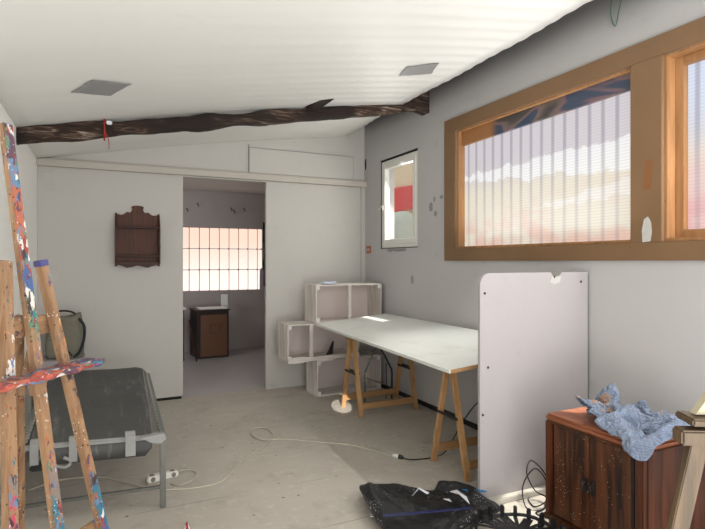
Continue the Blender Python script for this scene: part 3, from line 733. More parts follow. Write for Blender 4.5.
# cloth (relaxed, folded) on the cabinet
NU, NV = 52, 40
flat = [
-18,229,19,-30,230,17,-37,226,23,-35,223,31,-29,228,28,-20,227,30,-26,223,33,-24,217,37,-14,218,36,-6,214,42,6,214,32,3,199,26,9,214,22,0,208,8,5,220,18,
12,226,16,15,224,27,27,235,41,25,226,68,48,225,88,66,218,108,81,209,127,92,196,141,99,181,140,100,188,131,88,191,126,81,198,102,60,188,79,42,185,50,55,
187,29,62,188,22,78,193,11,111,188,24,119,216,61,117,235,98,121,256,94,129,259,85,124,249,63,117,236,38,115,225,19,-31,224,8,-18,221,11,-29,218,16,-35,
214,22,-29,217,24,-21,220,22,-18,217,28,-26,212,29,-24,213,37,-13,210,36,2,210,40,-5,203,25,12,206,26,-3,203,15,10,214,11,18,219,11,21,220,23,33,230,36,
25,219,61,39,221,88,56,216,110,72,209,130,83,194,144,89,181,138,97,177,131,96,190,120,85,191,95,63,181,70,43,176,42,48,184,20,54,187,14,73,185,8,104,180,
24,121,203,58,123,222,93,130,244,93,135,248,85,132,241,66,123,227,46,120,215,25,-42,218,11,-27,216,6,-19,210,11,-29,207,14,-31,208,22,-23,210,21,-16,211,
20,-16,208,28,-21,205,34,-16,204,43,-1,203,46,-3,195,30,15,197,27,3,198,10,14,208,18,22,209,10,27,219,13,38,224,30,27,212,55,34,213,85,49,210,109,64,207,
132,77,190,140,88,187,130,87,178,128,96,179,114,88,183,89,68,180,61,48,169,38,49,175,17,58,179,17,73,175,9,95,181,31,116,191,59,129,207,85,135,223,83,130,
225,74,127,218,54,131,207,31,122,190,13,-41,211,19,-35,209,7,-26,203,8,-20,200,13,-27,199,21,-26,203,28,-18,203,22,-11,201,22,-12,200,30,-12,196,40,1,194,
48,-1,187,32,15,189,24,13,200,9,21,204,23,27,212,19,34,213,9,43,217,27,34,207,53,32,206,85,52,202,106,56,202,131,70,187,134,80,190,125,87,186,119,87,174,
108,86,173,83,73,174,55,54,164,37,55,165,19,63,166,14,81,168,15,94,174,38,111,180,60,127,191,72,134,199,67,130,197,53,138,189,33,134,173,9,160,180,9,-44,
199,8,-41,202,19,-35,198,15,-29,194,15,-22,189,20,-24,193,28,-19,198,31,-16,193,24,-10,191,26,-10,187,35,1,185,48,1,178,33,9,185,17,19,194,8,25,195,24,
30,204,18,39,206,12,48,208,30,43,205,61,32,197,91,51,193,111,59,194,133,70,187,124,78,179,124,77,180,113,79,177,97,80,165,77,76,166,51,61,160,36,65,167,
27,73,158,22,91,160,23,103,168,37,115,172,56,127,176,63,131,178,52,137,171,36,139,161,12,166,165,17,189,169,10,-49,183,27,-43,185,34,-37,191,34,-30,191,
31,-31,182,26,-22,183,33,-22,190,37,-15,191,34,-15,184,28,-7,179,32,0,175,46,10,178,31,9,177,12,22,186,14,30,197,14,36,195,22,48,198,16,37,202,38,39,190,
68,43,186,101,46,195,124,60,182,132,65,181,121,70,175,115,76,169,105,70,171,89,70,165,68,77,157,50,70,156,36,76,164,36,86,153,33,102,153,30,112,160,39,
121,166,47,129,162,56,131,160,42,138,153,27,154,150,13,177,157,9,192,163,23,-46,210,47,-52,207,55,-43,203,57,-35,197,50,-29,190,41,-31,180,41,-22,181,44,
-17,190,44,-16,181,38,-13,171,33,-2,165,41,4,170,27,17,176,19,26,178,9,33,188,8,41,184,13,39,188,29,30,191,55,27,189,90,33,191,123,51,177,125,64,168,127,
72,172,124,66,165,113,66,163,96,74,158,81,68,153,65,73,147,50,77,149,40,85,156,45,98,160,44,108,147,42,116,153,46,124,156,42,128,150,51,140,152,46,143,
144,32,155,142,20,172,152,20,192,151,16,-60,239,50,-52,243,52,-42,236,55,-32,223,54,-26,206,55,-27,191,56,-31,179,55,-19,182,53,-10,186,48,-10,173,45,-8,
157,41,6,160,30,17,165,25,26,171,22,33,177,23,30,184,32,34,176,51,24,178,79,28,180,115,46,174,142,65,177,145,71,167,142,75,162,128,77,162,109,72,151,93,
72,147,76,80,150,65,82,150,53,85,143,46,95,148,41,105,152,55,116,153,54,118,144,44,125,146,37,134,144,41,140,142,51,148,145,44,158,146,35,163,138,20,180,
145,9,-62,248,73,-62,263,72,-52,262,69,-41,247,68,-35,227,68,-36,208,66,-38,192,65,-26,186,65,-15,190,61,-7,180,57,-10,163,54,2,158,46,11,167,41,20,167,
40,29,164,41,26,169,52,21,167,74,27,167,106,43,165,139,70,163,152,79,171,162,85,170,151,85,160,130,84,154,106,82,150,85,79,140,72,81,140,61,89,144,58,97,
141,52,106,140,44,113,142,58,123,146,59,126,139,51,124,134,39,131,136,46,139,135,40,147,133,39,155,138,46,166,133,32,179,133,13,-68,250,84,-68,270,86,-59,
273,85,-48,263,83,-49,245,72,-48,226,64,-46,210,72,-36,199,75,-26,193,76,-13,191,70,-10,175,68,1,170,61,7,162,62,16,165,62,19,156,60,28,155,69,26,153,93,
38,152,125,56,155,157,76,161,173,88,161,172,89,160,154,79,150,130,77,145,102,88,141,84,91,139,71,87,132,62,90,134,53,95,134,46,105,136,53,117,137,50,119,
133,57,129,130,53,125,124,43,134,127,43,140,129,50,143,124,44,153,127,48,156,129,30,170,129,10,-81,242,91,-70,261,98,-61,268,98,-53,263,92,-49,248,87,-58,
237,74,-44,228,74,-36,217,80,-28,208,84,-20,198,85,-11,185,83,-8,172,76,2,166,77,9,159,73,15,151,73,25,143,74,36,144,96,48,143,129,62,144,161,77,150,177,
85,150,169,90,144,147,89,141,118,81,130,96,83,130,77,95,128,73,99,128,65,99,127,56,104,127,47,107,129,60,111,128,47,119,126,46,122,123,55,130,121,54,137,
117,49,136,121,60,144,120,54,156,119,47,152,122,27,171,120,7,-84,220,96,-73,235,101,-63,243,101,-64,248,91,-57,239,91,-51,231,83,-53,219,75,-46,213,84,
-39,202,85,-30,190,88,-21,178,87,-13,164,84,-6,154,76,2,147,66,5,139,72,14,135,81,38,132,91,55,136,121,63,132,150,76,133,160,74,137,147,78,133,124,88,120,
102,92,116,81,91,118,68,86,124,59,92,116,60,97,113,55,94,119,47,106,121,50,116,118,55,115,115,45,124,113,48,131,109,54,139,108,59,141,113,67,147,117,64,
149,113,47,162,120,30,180,117,9,-88,202,83,-80,207,90,-73,217,86,-74,222,77,-66,223,74,-66,214,82,-61,204,88,-51,194,87,-43,181,88,-34,167,84,-25,156,79,
-17,151,65,-12,134,62,-2,125,54,2,119,61,2,122,78,30,120,89,51,122,113,65,123,128,69,112,135,76,109,120,78,106,96,77,105,75,77,109,61,74,120,60,78,114,
51,85,115,46,92,111,42,100,108,41,107,118,37,107,113,49,112,109,57,121,110,61,129,108,68,138,103,71,147,102,70,152,107,62,145,105,42,169,113,34,190,123,
14,-89,159,65,-86,154,74,-76,157,76,-80,164,68,-72,164,64,-63,158,65,-53,151,63,-49,136,67,-39,128,54,-35,123,37,-26,115,30,-17,105,24,-10,93,19,-11,87,
27,-1,89,32,1,97,54,-1,107,85,25,103,92,37,100,95,43,97,81,46,96,60,41,107,41,35,124,39,39,130,34,45,126,26,54,125,23,62,120,18,73,117,17,84,112,20,96,
103,22,108,101,26,116,100,35,116,97,49,125,96,53,133,96,51,140,97,45,154,93,37,171,101,27,191,113,10,221,112,19,-95,146,64,-85,140,61,-79,135,68,-72,137,
64,-71,138,55,-63,133,51,-55,120,54,-48,117,37,-38,102,27,-32,89,36,-22,82,32,-19,75,22,-16,75,12,-7,73,17,-10,84,37,-10,97,63,3,95,90,22,93,89,30,89,81,
30,93,57,21,114,47,21,123,30,22,127,20,33,124,19,39,114,26,52,113,29,67,109,28,83,102,21,90,101,39,105,97,45,111,85,44,123,78,47,132,77,54,134,79,64,142,
82,62,140,83,49,140,92,33,159,102,21,187,102,8,216,101,21,-99,136,65,-91,129,57,-82,126,55,-75,120,60,-68,116,55,-60,108,45,-53,106,31,-44,89,33,-35,76,
22,-33,81,10,-26,76,8,-23,66,9,-17,61,17,-7,67,29,-7,78,54,-14,91,82,9,81,87,20,82,89,21,83,68,11,104,49,17,111,24,5,118,16,14,118,10,30,116,10,46,111,
15,58,100,25,78,94,23,88,90,43,108,78,53,117,78,68,129,72,67,131,59,69,140,54,67,147,58,70,151,67,72,147,68,58,150,81,43,146,92,20,174,94,8,206,92,19,-104,
130,66,-93,123,64,-89,120,53,-81,116,47,-72,111,39,-61,103,27,-57,86,34,-48,73,24,-43,80,11,-42,69,9,-35,65,8,-30,64,17,-22,69,29,-12,63,49,-22,83,68,-6,
75,91,11,68,90,22,72,85,6,84,64,19,95,37,1,107,24,1,108,12,14,107,11,33,105,9,51,96,19,74,88,20,94,77,35,103,68,60,116,66,79,132,55,83,142,56,89,149,49,
87,149,40,84,156,42,79,161,52,78,159,58,64,152,63,47,139,79,31,159,84,9,192,83,9,-113,126,66,-101,118,65,-92,112,58,-84,107,47,-77,101,31,-65,89,20,-56,
70,22,-49,71,8,-46,69,17,-41,67,22,-34,60,23,-32,69,34,-21,56,40,-29,72,58,-22,72,86,-2,59,91,12,57,88,24,65,78,3,78,55,17,89,28,-2,97,19,5,99,8,20,98,
17,42,94,9,59,80,25,86,71,30,100,62,54,121,55,70,123,47,93,136,45,101,147,40,102,156,38,102,158,34,94,164,34,86,163,39,76,156,45,66,145,54,58,136,65,42,
142,74,17,171,72,9,-127,123,66,-113,116,68,-100,107,62,-92,103,45,-77,90,37,-66,75,23,-56,63,9,-45,58,7,-41,58,14,-40,53,23,-46,59,34,-34,49,35,-38,61,
51,-35,67,77,-18,55,92,0,47,86,11,47,85,24,58,70,1,70,49,16,80,23,-2,85,23,9,90,17,28,84,19,51,80,10,76,69,21,92,58,44,118,51,58,118,42,84,128,34,100,139,
30,106,148,26,103,155,27,98,148,32,89,155,26,81,160,30,71,156,36,60,145,43,57,139,51,45,132,61,27,149,64,9,-142,121,65,-127,114,70,-109,103,66,-99,96,45,
-81,81,34,-64,64,26,-53,54,15,-46,49,7,-43,46,18,-56,50,29,-47,41,37,-46,49,50,-47,58,69,-35,54,89,-15,42,87,1,36,84,11,39,80,25,51,64,0,62,44,12,72,20,
2,81,11,14,83,7,37,79,6,57,65,19,81,56,34,109,48,43,115,39,68,133,33,83,134,23,101,145,20,101,146,21,93,154,18,88,142,23,82,146,35,74,146,34,62,144,28,
53,150,36,49,150,46,41,136,48,33,137,51,14,-154,117,61,-140,111,69,-119,99,70,-105,89,46,-87,75,27,-70,56,22,-58,47,18,-55,41,9,-51,35,23,-61,37,39,-52,
36,53,-49,42,67,-51,51,85,-33,39,86,-15,30,82,-2,28,79,10,31,75,26,44,58,0,53,39,2,70,20,8,71,8,20,73,14,42,65,9,70,55,15,95,48,28,102,40,55,121,27,69,
121,29,90,135,22,89,139,15,98,147,11,95,143,16,85,153,19,73,137,25,65,130,33,54,132,37,45,138,40,39,144,34,40,143,39,31,138,39,18,-164,111,59,-151,106,
68,-128,93,72,-109,80,50,-92,65,26,-75,53,12,-65,46,10,-66,35,16,-60,24,29,-59,26,49,-61,33,65,-63,45,75,-50,37,86,-32,28,80,-17,23,75,-5,20,73,9,24,70,
26,35,54,3,45,34,-1,60,14,9,64,17,25,61,16,47,52,10,74,42,16,99,35,32,102,29,57,113,28,77,118,21,93,131,16,96,135,14,87,139,6,93,149,8,85,148,11,65,138,
20,49,122,25,40,122,31,28,130,27,32,137,23,33,143,27,27,138,28,18,-168,102,59,-157,98,67,-135,85,71,-110,70,55,-97,56,29,-83,45,15,-74,40,16,-74,37,29,
-72,20,41,-69,23,59,-75,35,70,-65,34,83,-50,30,74,-33,24,70,-19,18,66,-7,16,66,7,16,65,27,26,53,8,36,31,2,49,12,12,54,10,27,49,10,50,41,15,77,31,19,99,
24,34,110,20,56,115,19,76,115,13,94,127,8,98,127,10,86,136,6,82,148,-1,81,135,12,64,130,13,41,118,18,26,123,20,14,129,26,12,131,20,18,134,14,25,140,21,
29,-168,85,61,-159,85,67,-139,73,69,-113,60,58,-103,48,35,-93,39,23,-88,32,24,-86,22,34,-84,29,49,-81,21,65,-71,23,76,-61,22,86,-48,18,75,-36,14,64,-22,
9,61,-11,9,58,2,10,58,25,15,54,18,29,30,5,37,12,15,41,10,30,38,10,51,30,14,76,21,22,97,14,36,107,11,57,107,17,75,117,8,85,121,1,97,131,2,94,134,-3,85,143,
-7,74,126,6,60,118,10,37,122,9,18,133,11,10,139,16,6,146,20,12,147,20,21,152,16,27,-156,71,48,-154,70,58,-142,60,66,-124,57,53,-113,42,43,-104,34,38,-100,
27,43,-97,19,52,-90,18,63,-91,25,76,-79,21,85,-67,14,79,-53,8,70,-37,4,69,-23,1,68,-12,0,65,-3,-1,57,17,4,59,23,14,34,9,22,17,18,27,11,32,25,12,51,19,15,
74,11,23,94,5,38,99,6,60,99,12,77,109,5,88,119,-3,89,127,-6,95,134,-11,91,135,-13,71,133,2,51,115,1,31,133,7,24,143,8,17,147,9,7,155,14,9,152,11,16,160,
14,19,-142,56,36,-146,57,48,-141,51,57,-128,49,63,-115,48,63,-108,42,64,-106,33,70,-104,24,76,-104,14,72,-95,12,77,-86,12,85,-72,4,82,-54,3,81,-36,4,81,
-20,5,80,-9,4,77,0,-1,72,7,-11,60,26,-1,46,14,5,27,22,11,18,34,12,16,51,8,15,69,5,30,90,-3,41,90,4,62,93,6,80,104,-3,87,114,-7,95,122,-13,93,124,-10,83,
127,-15,65,135,-5,42,118,-2,20,135,3,12,146,-3,15,155,0,9,160,5,9,159,5,18,161,6,26,-125,52,29,-141,48,38,-146,43,48,-140,36,53,-132,27,53,-132,19,59,-130,
15,68,-124,14,76,-112,10,83,-101,2,80,-91,0,82,-79,3,93,-59,11,91,-37,15,87,-18,17,86,-4,17,86,6,14,81,13,4,76,18,-15,67,19,-15,41,27,-5,28,37,-1,21,50,
-3,17,72,-2,22,81,-9,44,81,-1,65,88,-3,83,99,-11,92,110,-16,94,115,-15,85,115,-9,76,120,-10,55,133,-13,34,123,-7,12,140,-5,11,150,-6,7,159,-9,9,160,-2,
16,152,-2,21,159,-4,26,-130,49,17,-146,37,31,-147,22,41,-160,15,48,-168,19,58,-164,23,67,-153,25,73,-137,14,81,-118,-2,78,-103,-13,66,-92,-15,62,-83,-14,
74,-70,-6,97,-44,10,99,-20,24,96,-1,30,92,12,32,89,22,26,86,27,10,79,34,-10,64,33,-19,40,39,-14,24,50,-14,21,68,-11,17,70,-10,41,74,-8,64,82,-11,82,97,
-15,83,104,-23,88,106,-15,82,109,-14,70,114,-16,52,129,-22,35,120,-13,19,131,-10,8,142,-13,7,147,-10,12,155,-15,16,149,-15,24,151,-14,31,-138,34,12,-153,
15,28,-176,22,37,-182,40,44,-187,44,55,-183,38,66,-166,21,76,-139,-3,79,-113,-26,70,-99,-41,50,-97,-40,36,-86,-34,40,-75,-27,63,-62,-18,96,-32,3,102,-6,
23,104,14,35,102,27,38,99,34,30,89,37,11,71,46,-10,49,41,-25,29,48,-24,19,64,-22,16,77,-18,35,72,-18,59,78,-20,79,94,-19,75,100,-28,81,109,-23,79,104,-21,
68,108,-23,52,121,-28,39,123,-26,22,134,-16,24,131,-22,15,139,-24,17,147,-28,17,152,-28,24,149,-27,33,-146,12,9,-173,28,19,-194,42,29,-205,47,41,-204,43,
52,-188,28,63,-164,0,75,-132,-29,75,-107,-54,58,-106,-63,29,-97,-67,20,-91,-61,12,-78,-51,23,-65,-37,51,-57,-33,92,-24,-7,100,4,14,106,26,28,107,37,27,
102,42,11,85,47,-15,62,46,-32,36,46,-36,21,59,-33,14,78,-28,27,71,-28,52,75,-28,74,90,-24,68,100,-32,73,110,-31,73,112,-26,64,104,-32,55,110,-34,42,119,
-37,31,131,-30,32,140,-28,32,136,-36,27,141,-40,22,150,-41,22,154,-37,32,-166,8,9,-193,26,16,-210,38,27,-214,40,38,-205,28,49,-185,4,64,-157,-27,75,-124,
-56,70,-111,-71,39,-101,-80,21,-114,-74,9,-105,-82,8,-93,-81,15,-76,-68,19,-58,-50,42,-52,-47,85,-19,-19,93,12,2,102,30,11,103,37,2,90,39,-22,65,36,-38,
37,43,-48,23,54,-46,15,76,-38,20,78,-35,47,70,-38,69,85,-31,60,99,-32,62,105,-37,69,114,-34,67,113,-34,56,107,-42,49,117,-43,43,125,-44,37,133,-40,41,143,
-40,40,142,-47,32,151,-44,31,159,-43,25,-179,2,9,-202,18,15,-214,26,24,-211,21,35,-195,5,47,-178,-24,66,-150,-53,73,-125,-66,52,-102,-84,42,-112,-76,24,
-120,-82,15,-113,-93,8,-103,-94,7,-90,-87,9,-78,-77,24,-52,-61,39,-44,-59,82,-10,-28,86,18,-11,94,28,-13,88,29,-31,64,31,-50,39,39,-60,25,49,-58,16,72,
-50,14,83,-44,40,72,-47,64,89,-37,67,97,-39,56,106,-42,60,113,-43,68,119,-38,61,113,-46,56,114,-54,47,124,-45,47,131,-49,44,136,-48,39,146,-54,39,148,-52,
28,160,-52,24,-186,-8,7,-204,5,12,-211,8,22,-202,-1,34,-191,-22,50,-174,-48,68,-147,-70,64,-126,-77,45,-108,-93,41,-118,-80,31,-117,-90,22,-107,-89,17,
-104,-99,18,-95,-100,12,-90,-92,21,-73,-82,31,-43,-72,45,-30,-60,89,2,-35,83,19,-30,83,21,-42,62,28,-61,41,35,-72,27,45,-71,17,67,-62,11,87,-54,33,75,-56,
59,90,-46,72,95,-49,57,102,-48,66,111,-50,62,120,-46,65,123,-46,56,119,-58,54,128,-54,47,137,-49,52,138,-54,43,141,-61,34,153,-58,32,160,-62,20,-189,-19,
4,-203,-10,10,-206,-13,21,-197,-25,34,-188,-45,51,-171,-67,65,-147,-73,49,-128,-84,38,-116,-99,44,-123,-89,33,-111,-92,32,-110,-97,24,-100,-95,30,-92,-96,
24,-83,-103,23,-76,-90,20,-54,-86,32,-42,-78,70,-7,-60,86,10,-47,78,17,-56,63,26,-73,43,33,-84,28,41,-83,18,62,-74,10,88,-64,26,82,-65,55,88,-56,76,95,
-58,61,106,-57,61,112,-54,70,118,-55,64,126,-50,63,127,-60,59,131,-62,49,141,-58,54,147,-57,47,146,-68,40,159,-67,32,165,-74,14,-191,-31,1,-201,-27,8,-203,
-33,20,-196,-46,35,-187,-64,50,-169,-80,60,-152,-79,41,-134,-93,36,-121,-107,39,-126,-96,27,-116,-100,33,-107,-98,35,-100,-106,36,-94,-98,39,-84,-95,37,
-73,-98,29,-55,-97,31,-47,-90,62,-16,-75,81,4,-63,75,13,-69,62,24,-85,45,32,-97,30,38,-96,19,59,-87,9,87,-75,21,92,-70,51,89,-67,76,102,-57,71,107,-67,
65,115,-63,65,122,-57,71,130,-51,71,135,-55,63,135,-65,58,139,-66,49,151,-65,51,158,-73,41,155,-80,21,179,-92,15,-192,-44,-2,-200,-44,6,-199,-50,19,-197,
-62,33,-186,-77,46,-168,-91,54,-152,-90,38,-133,-98,45,-126,-110,30,-121,-100,20,-112,-104,26,-110,-107,37,-101,-107,46,-88,-104,48,-76,-104,45,-67,-109,
39,-51,-107,38,-43,-100,62,-19,-86,79,1,-77,73,7,-80,59,16,-93,40,25,-106,27,36,-108,19,56,-99,9,85,-87,16,84,-79,46,91,-80,70,101,-69,79,114,-66,76,120,
-72,68,128,-67,69,131,-58,75,139,-58,70,144,-62,61,142,-71,57,153,-76,50,148,-83,32,174,-97,27,192,-118,9,-193,-60,-5,-198,-60,6,-203,-66,17,-198,-75,29,
-186,-87,40,-170,-99,49,-153,-99,35,-135,-107,46,-134,-108,25,-121,-107,14,-114,-112,23,-109,-116,33,-103,-116,47,-88,-113,54,-72,-113,54,-60,-118,48,-46,
-116,46,-37,-108,65,-18,-96,80,-1,-89,74,2,-91,57,10,-103,36,24,-118,31,35,-119,24,54,-111,10,83,-100,12,81,-93,40,96,-89,56,106,-77,63,108,-82,75,117,
-76,83,127,-69,82,137,-67,82,144,-65,76,150,-70,67,152,-82,58,140,-84,44,164,-99,35,182,-122,12,207,-147,10,-193,-77,-6,-202,-76,2,-204,-79,13,-199,-86,
25,-187,-95,34,-173,-107,44,-154,-108,32,-139,-115,47,-130,-117,28,-117,-116,15,-106,-107,16,-101,-111,27,-101,-123,41,-89,-122,56,-70,-121,61,-55,-127,
57,-40,-125,56,-28,-116,68,-15,-105,82,-2,-99,73,-2,-102,56,5,-114,33,18,-128,25,31,-130,21,53,-124,13,79,-112,8,83,-108,33,98,-95,38,109,-87,44,113,-93,
56,122,-87,66,129,-85,80,139,-80,82,147,-79,76,149,-84,67,137,-87,55,153,-102,42,172,-123,18,192,-149,11,210,-162,27,-193,-96,-2,-205,-91,-3,-207,-91,9,
-201,-96,20,-192,-104,31,-176,-115,39,-156,-117,29,-142,-124,46,-128,-126,29,-113,-120,22,-105,-116,11,-96,-116,19,-98,-127,35,-89,-130,56,-69,-130,66,
-50,-135,64,-34,-133,66,-23,-123,77,-10,-113,84,-3,-110,73,-6,-113,52,7,-127,33,12,-127,14,26,-131,9,49,-136,8,72,-121,17,94,-117,25,98,-114,41,110,-109,
43,117,-103,35,127,-99,44,126,-100,61,135,-99,71,145,-99,71,136,-99,59,151,-109,49,157,-129,24,177,-148,7,195,-168,21,209,-175,25,-206,-92,-15,-205,-105,
-6,-211,-102,5,-204,-105,14,-196,-112,27,-178,-122,32,-156,-126,27,-141,-132,44,-123,-129,35,-108,-127,24,-107,-124,10,-95,-123,14,-89,-128,33,-86,-138,
56,-66,-139,72,-45,-144,71,-29,-140,76,-20,-129,86,-7,-122,86,-4,-121,72,-4,-127,49,2,-137,25,7,-136,8,23,-140,10,46,-141,16,68,-127,25,91,-129,25,100,
-128,39,112,-125,41,117,-122,31,125,-116,26,134,-115,36,130,-119,47,135,-124,54,148,-126,48,153,-136,30,176,-152,23,192,-167,7,205,-172,10,208,-184,13,
-205,-97,-29,-213,-106,-15,-214,-111,0,-206,-114,9,-201,-121,24,-179,-128,24,-156,-136,25,-139,-142,40,-119,-138,35,-106,-135,24,-107,-132,10,-95,-132,
13,-83,-137,33,-80,-147,58,-62,-148,78,-39,-151,81,-24,-146,85,-16,-135,93,-6,-131,85,-10,-128,68,3,-136,47,12,-144,24,7,-146,8,22,-145,18,45,-138,28,70,
-132,34,91,-139,28,106,-132,29,114,-135,38,125,-132,36,128,-133,24,137,-133,17,143,-136,23,148,-143,29,156,-154,31,172,-162,25,183,-170,10,195,-179,14,
204,-184,5,209,-190,-4,-206,-103,-38,-209,-113,-21,-215,-119,-6,-208,-122,4,-202,-129,19,-181,-137,29,-157,-146,28,-135,-152,37,-124,-141,26,-112,-140,
16,-102,-140,7,-96,-140,22,-76,-147,35,-71,-159,64,-54,-159,84,-35,-154,94,-19,-152,95,-10,-142,98,-6,-140,83,-13,-139,62,3,-148,42,15,-156,24,9,-156,10,
32,-153,14,56,-146,24,77,-140,40,98,-140,39,110,-143,26,122,-144,30,130,-142,41,132,-145,25,136,-148,9,148,-155,8,160,-159,9,170,-165,10,179,-177,9,188,
-185,14,191,-182,3,199,-194,2,209,-203,-2,-210,-110,-44,-212,-121,-26,-216,-127,-12,-210,-130,-1,-202,-138,15,-182,-148,28,-156,-157,32,-133,-158,29,-121,
-148,20,-107,-147,21,-103,-150,10,-93,-153,29,-73,-163,44,-60,-171,71,-36,-167,84,-26,-165,101,-15,-157,105,-5,-149,99,-6,-149,79,-14,-151,54,2,-160,34,
12,-165,19,19,-157,8,33,-150,29,63,-155,31,86,-149,43,100,-149,29,116,-150,35,127,-156,30,132,-155,41,143,-150,30,133,-160,14,150,-168,13,164,-176,14,171,
-184,7,179,-191,13,184,-189,4,189,-188,-6,200,-198,-10,204,-212,-6,-215,-119,-48,-215,-130,-31,-217,-135,-17,-215,-139,-3,-200,-148,11,-180,-159,26,-153,
-162,22,-131,-163,20,-118,-154,13,-107,-157,19,-92,-160,11,-78,-166,33,-66,-179,60,-39,-179,75,-29,-180,98,-16,-176,107,-9,-164,111,-4,-157,94,-19,-153,
72,-12,-166,46,-1,-171,24,5,-169,10,25,-164,12,39,-157,38,68,-151,48,88,-159,33,107,-159,27,117,-161,41,127,-167,33,137,-166,41,151,-158,38,136,-169,25,
146,-175,5,163,-182,3,166,-196,6,176,-197,1,179,-189,-8,186,-198,-5,195,-208,-4,201,-212,-18,-217,-130,-51,-215,-140,-35,-216,-143,-22,-212,-149,-6,-203,
-159,16,-175,-161,13,-150,-165,10,-130,-166,10,-118,-162,8,-107,-169,12,-90,-176,24,-65,-186,44,-42,-190,67,-32,-195,95,-17,-194,109,-6,-187,113,-1,-170,
114,-9,-167,89,-22,-165,59,-19,-167,28,-7,-171,9,6,-179,17,33,-172,17,50,-165,46,79,-160,52,100,-163,40,112,-169,30,116,-172,44,130,-171,45,139,-177,35,
152,-169,43,150,-171,21,136,-185,11,151,-188,-3,162,-200,-5,173,-202,-10,180,-197,-17,190,-201,-17,188,-214,-12,198,-223,-17,-225,-142,-51,-216,-149,-40,
-212,-151,-26,-208,-160,-7,-196,-172,16,-169,-172,20,-146,-175,15,-130,-175,12,-118,-169,19,-103,-170,32,-82,-180,51,-56,-193,72,-32,-210,88,-20,-212,111,
-5,-208,115,2,-195,115,8,-172,110,-1,-166,77,-20,-179,47,-20,-180,17,-11,-180,2,10,-181,4,31,-178,29,65,-169,34,91,-169,48,100,-170,26,111,-181,34,122,
-173,35,126,-182,42,137,-180,47,148,-180,37,161,-177,25,147,-191,16,142,-199,-3,153,-201,-15,167,-205,-20,179,-206,-16,188,-206,-25,194,-216,-23,192,-230,
-24,-223,-153,-57,-220,-157,-43,-210,-161,-28,-203,-173,-6,-184,-181,14,-162,-181,28,-145,-172,26,-131,-174,23,-116,-182,30,-98,-187,51,-73,-200,74,-47,
-218,95,-24,-229,110,-3,-229,110,6,-221,117,9,-202,109,17,-171,104,4,-173,66,-16,-190,39,-18,-192,15,-5,-192,9,21,-191,14,50,-182,28,77,-174,48,99,-181,
40,101,-182,21,115,-176,22,127,-179,27,132,-188,36,140,-191,45,153,-186,45,155,-188,28,160,-192,10,149,-208,7,149,-214,-11,165,-216,-15,180,-219,-18,183,
-213,-31,195,-216,-35,195,-230,-36,-227,-163,-61,-217,-165,-48,-205,-173,-28,-194,-186,-4,-172,-190,11,-155,-189,25,-143,-182,24,-132,-184,38,-114,-192,
53,-87,-208,70,-58,-228,87,-29,-244,101,-3,-247,103,10,-244,112,16,-230,115,15,-206,104,26,-172,98,11,-181,63,-7,-197,42,-4,-200,26,17,-196,27,38,-184,
43,69,-180,54,94,-188,50,96,-193,30,108,-191,24,118,-184,18,132,-184,21,141,-185,31,145,-196,37,155,-196,46,165,-192,33,170,-195,17,161,-211,14,156,-221,
-2,161,-226,-20,179,-229,-22,183,-223,-37,191,-216,-44,202,-223,-40,-228,-172,-63,-211,-176,-49,-200,-189,-26,-181,-197,-4,-161,-197,9,-149,-190,17,-141,
-193,30,-118,-200,37,-98,-216,57,-70,-236,77,-37,-252,89,-6,-258,94,10,-263,104,20,-254,110,26,-235,113,23,-205,111,36,-177,97,24,-186,68,13,-201,56,26,
-204,48,51,-192,63,80,-196,64,99,-208,53,108,-211,37,110,-205,23,106,-197,13,120,-194,17,133,-194,23,146,-190,24,154,-198,33,157,-206,43,171,-200,38,179,
-199,23,174,-213,14,168,-225,2,161,-236,-14,177,-238,-27,187,-232,-42,192,-223,-52,206,-224,-50,-223,-182,-66,-209,-191,-44,-185,-199,-25,-170,-208,-5,
-155,-200,2,-144,-199,13,-129,-206,27,-111,-223,46,-81,-241,62,-48,-257,75,-17,-269,86,7,-273,93,21,-271,99,28,-257,104,32,-235,105,25,-207,101,45,-185,
102,42,-190,80,42,-205,75,64,-201,75,95,-219,68,109,-238,50,114,-245,32,113,-240,19,109,-226,11,107,-208,4,123,-203,11,136,-196,14,144,-201,24,156,-207,
29,161,-215,39,175,-210,40,185,-208,26,185,-211,10,180,-223,-1,172,-240,-11,170,-243,-33,183,-238,-48,198,-234,-55,208,-233,-48,-214,-195,-65,-197,-205,
-41,-182,-214,-18,-161,-214,-10,-152,-210,0,-142,-215,15,-121,-227,31,-93,-243,46,-63,-260,61,-31,-271,71,-2,-268,75,15,-276,83,27,-273,92,34,-257,96,36,
-233,95,27,-210,90,45,-200,101,59,-198,93,72,-208,88,90,-229,78,101,-254,60,104,-272,36,106,-278,16,108,-269,5,106,-248,-1,106,-223,-7,124,-209,-1,138,
-206,9,147,-209,18,150,-217,30,164,-221,29,178,-221,38,181,-217,21,194,-218,12,192,-222,-3,185,-237,-13,176,-253,-26,184,-249,-47,199,-245,-54,212,-245,
-52,-202,-209,-64,-188,-220,-39,-175,-225,-19,-165,-223,-7,-150,-224,2,-131,-233,15,-106,-246,30,-77,-260,44,-45,-266,53,-19,-277,63,4,-276,71,20,-273,
76,32,-271,83,39,-254,86,40,-231,85,32,-209,81,49,-203,90,58,-214,97,73,-226,91,87,-246,82,91,-265,59,92,-281,31,95,-293,9,99,-289,-5,102,-269,-13,105,
-242,-18,124,-226,-9,134,-222,7,141,-223,19,153,-229,22,161,-233,33,179,-231,35,178,-226,17,193,-229,11,202,-227,0,199,-235,-14,190,-253,-21,185,-263,-39,
200,-257,-44,196,-247,-50,]
co = [tuple(flat[i * 3 + k] / 1000 * (1, 1.1, 1.05)[k] for k in range(3)) for i in range(NU * NV)]
c0 = Vector((2.458, 1.835, .647)); bm = nb(); uvl = bm.loops.layers.uv.new('UVMap')
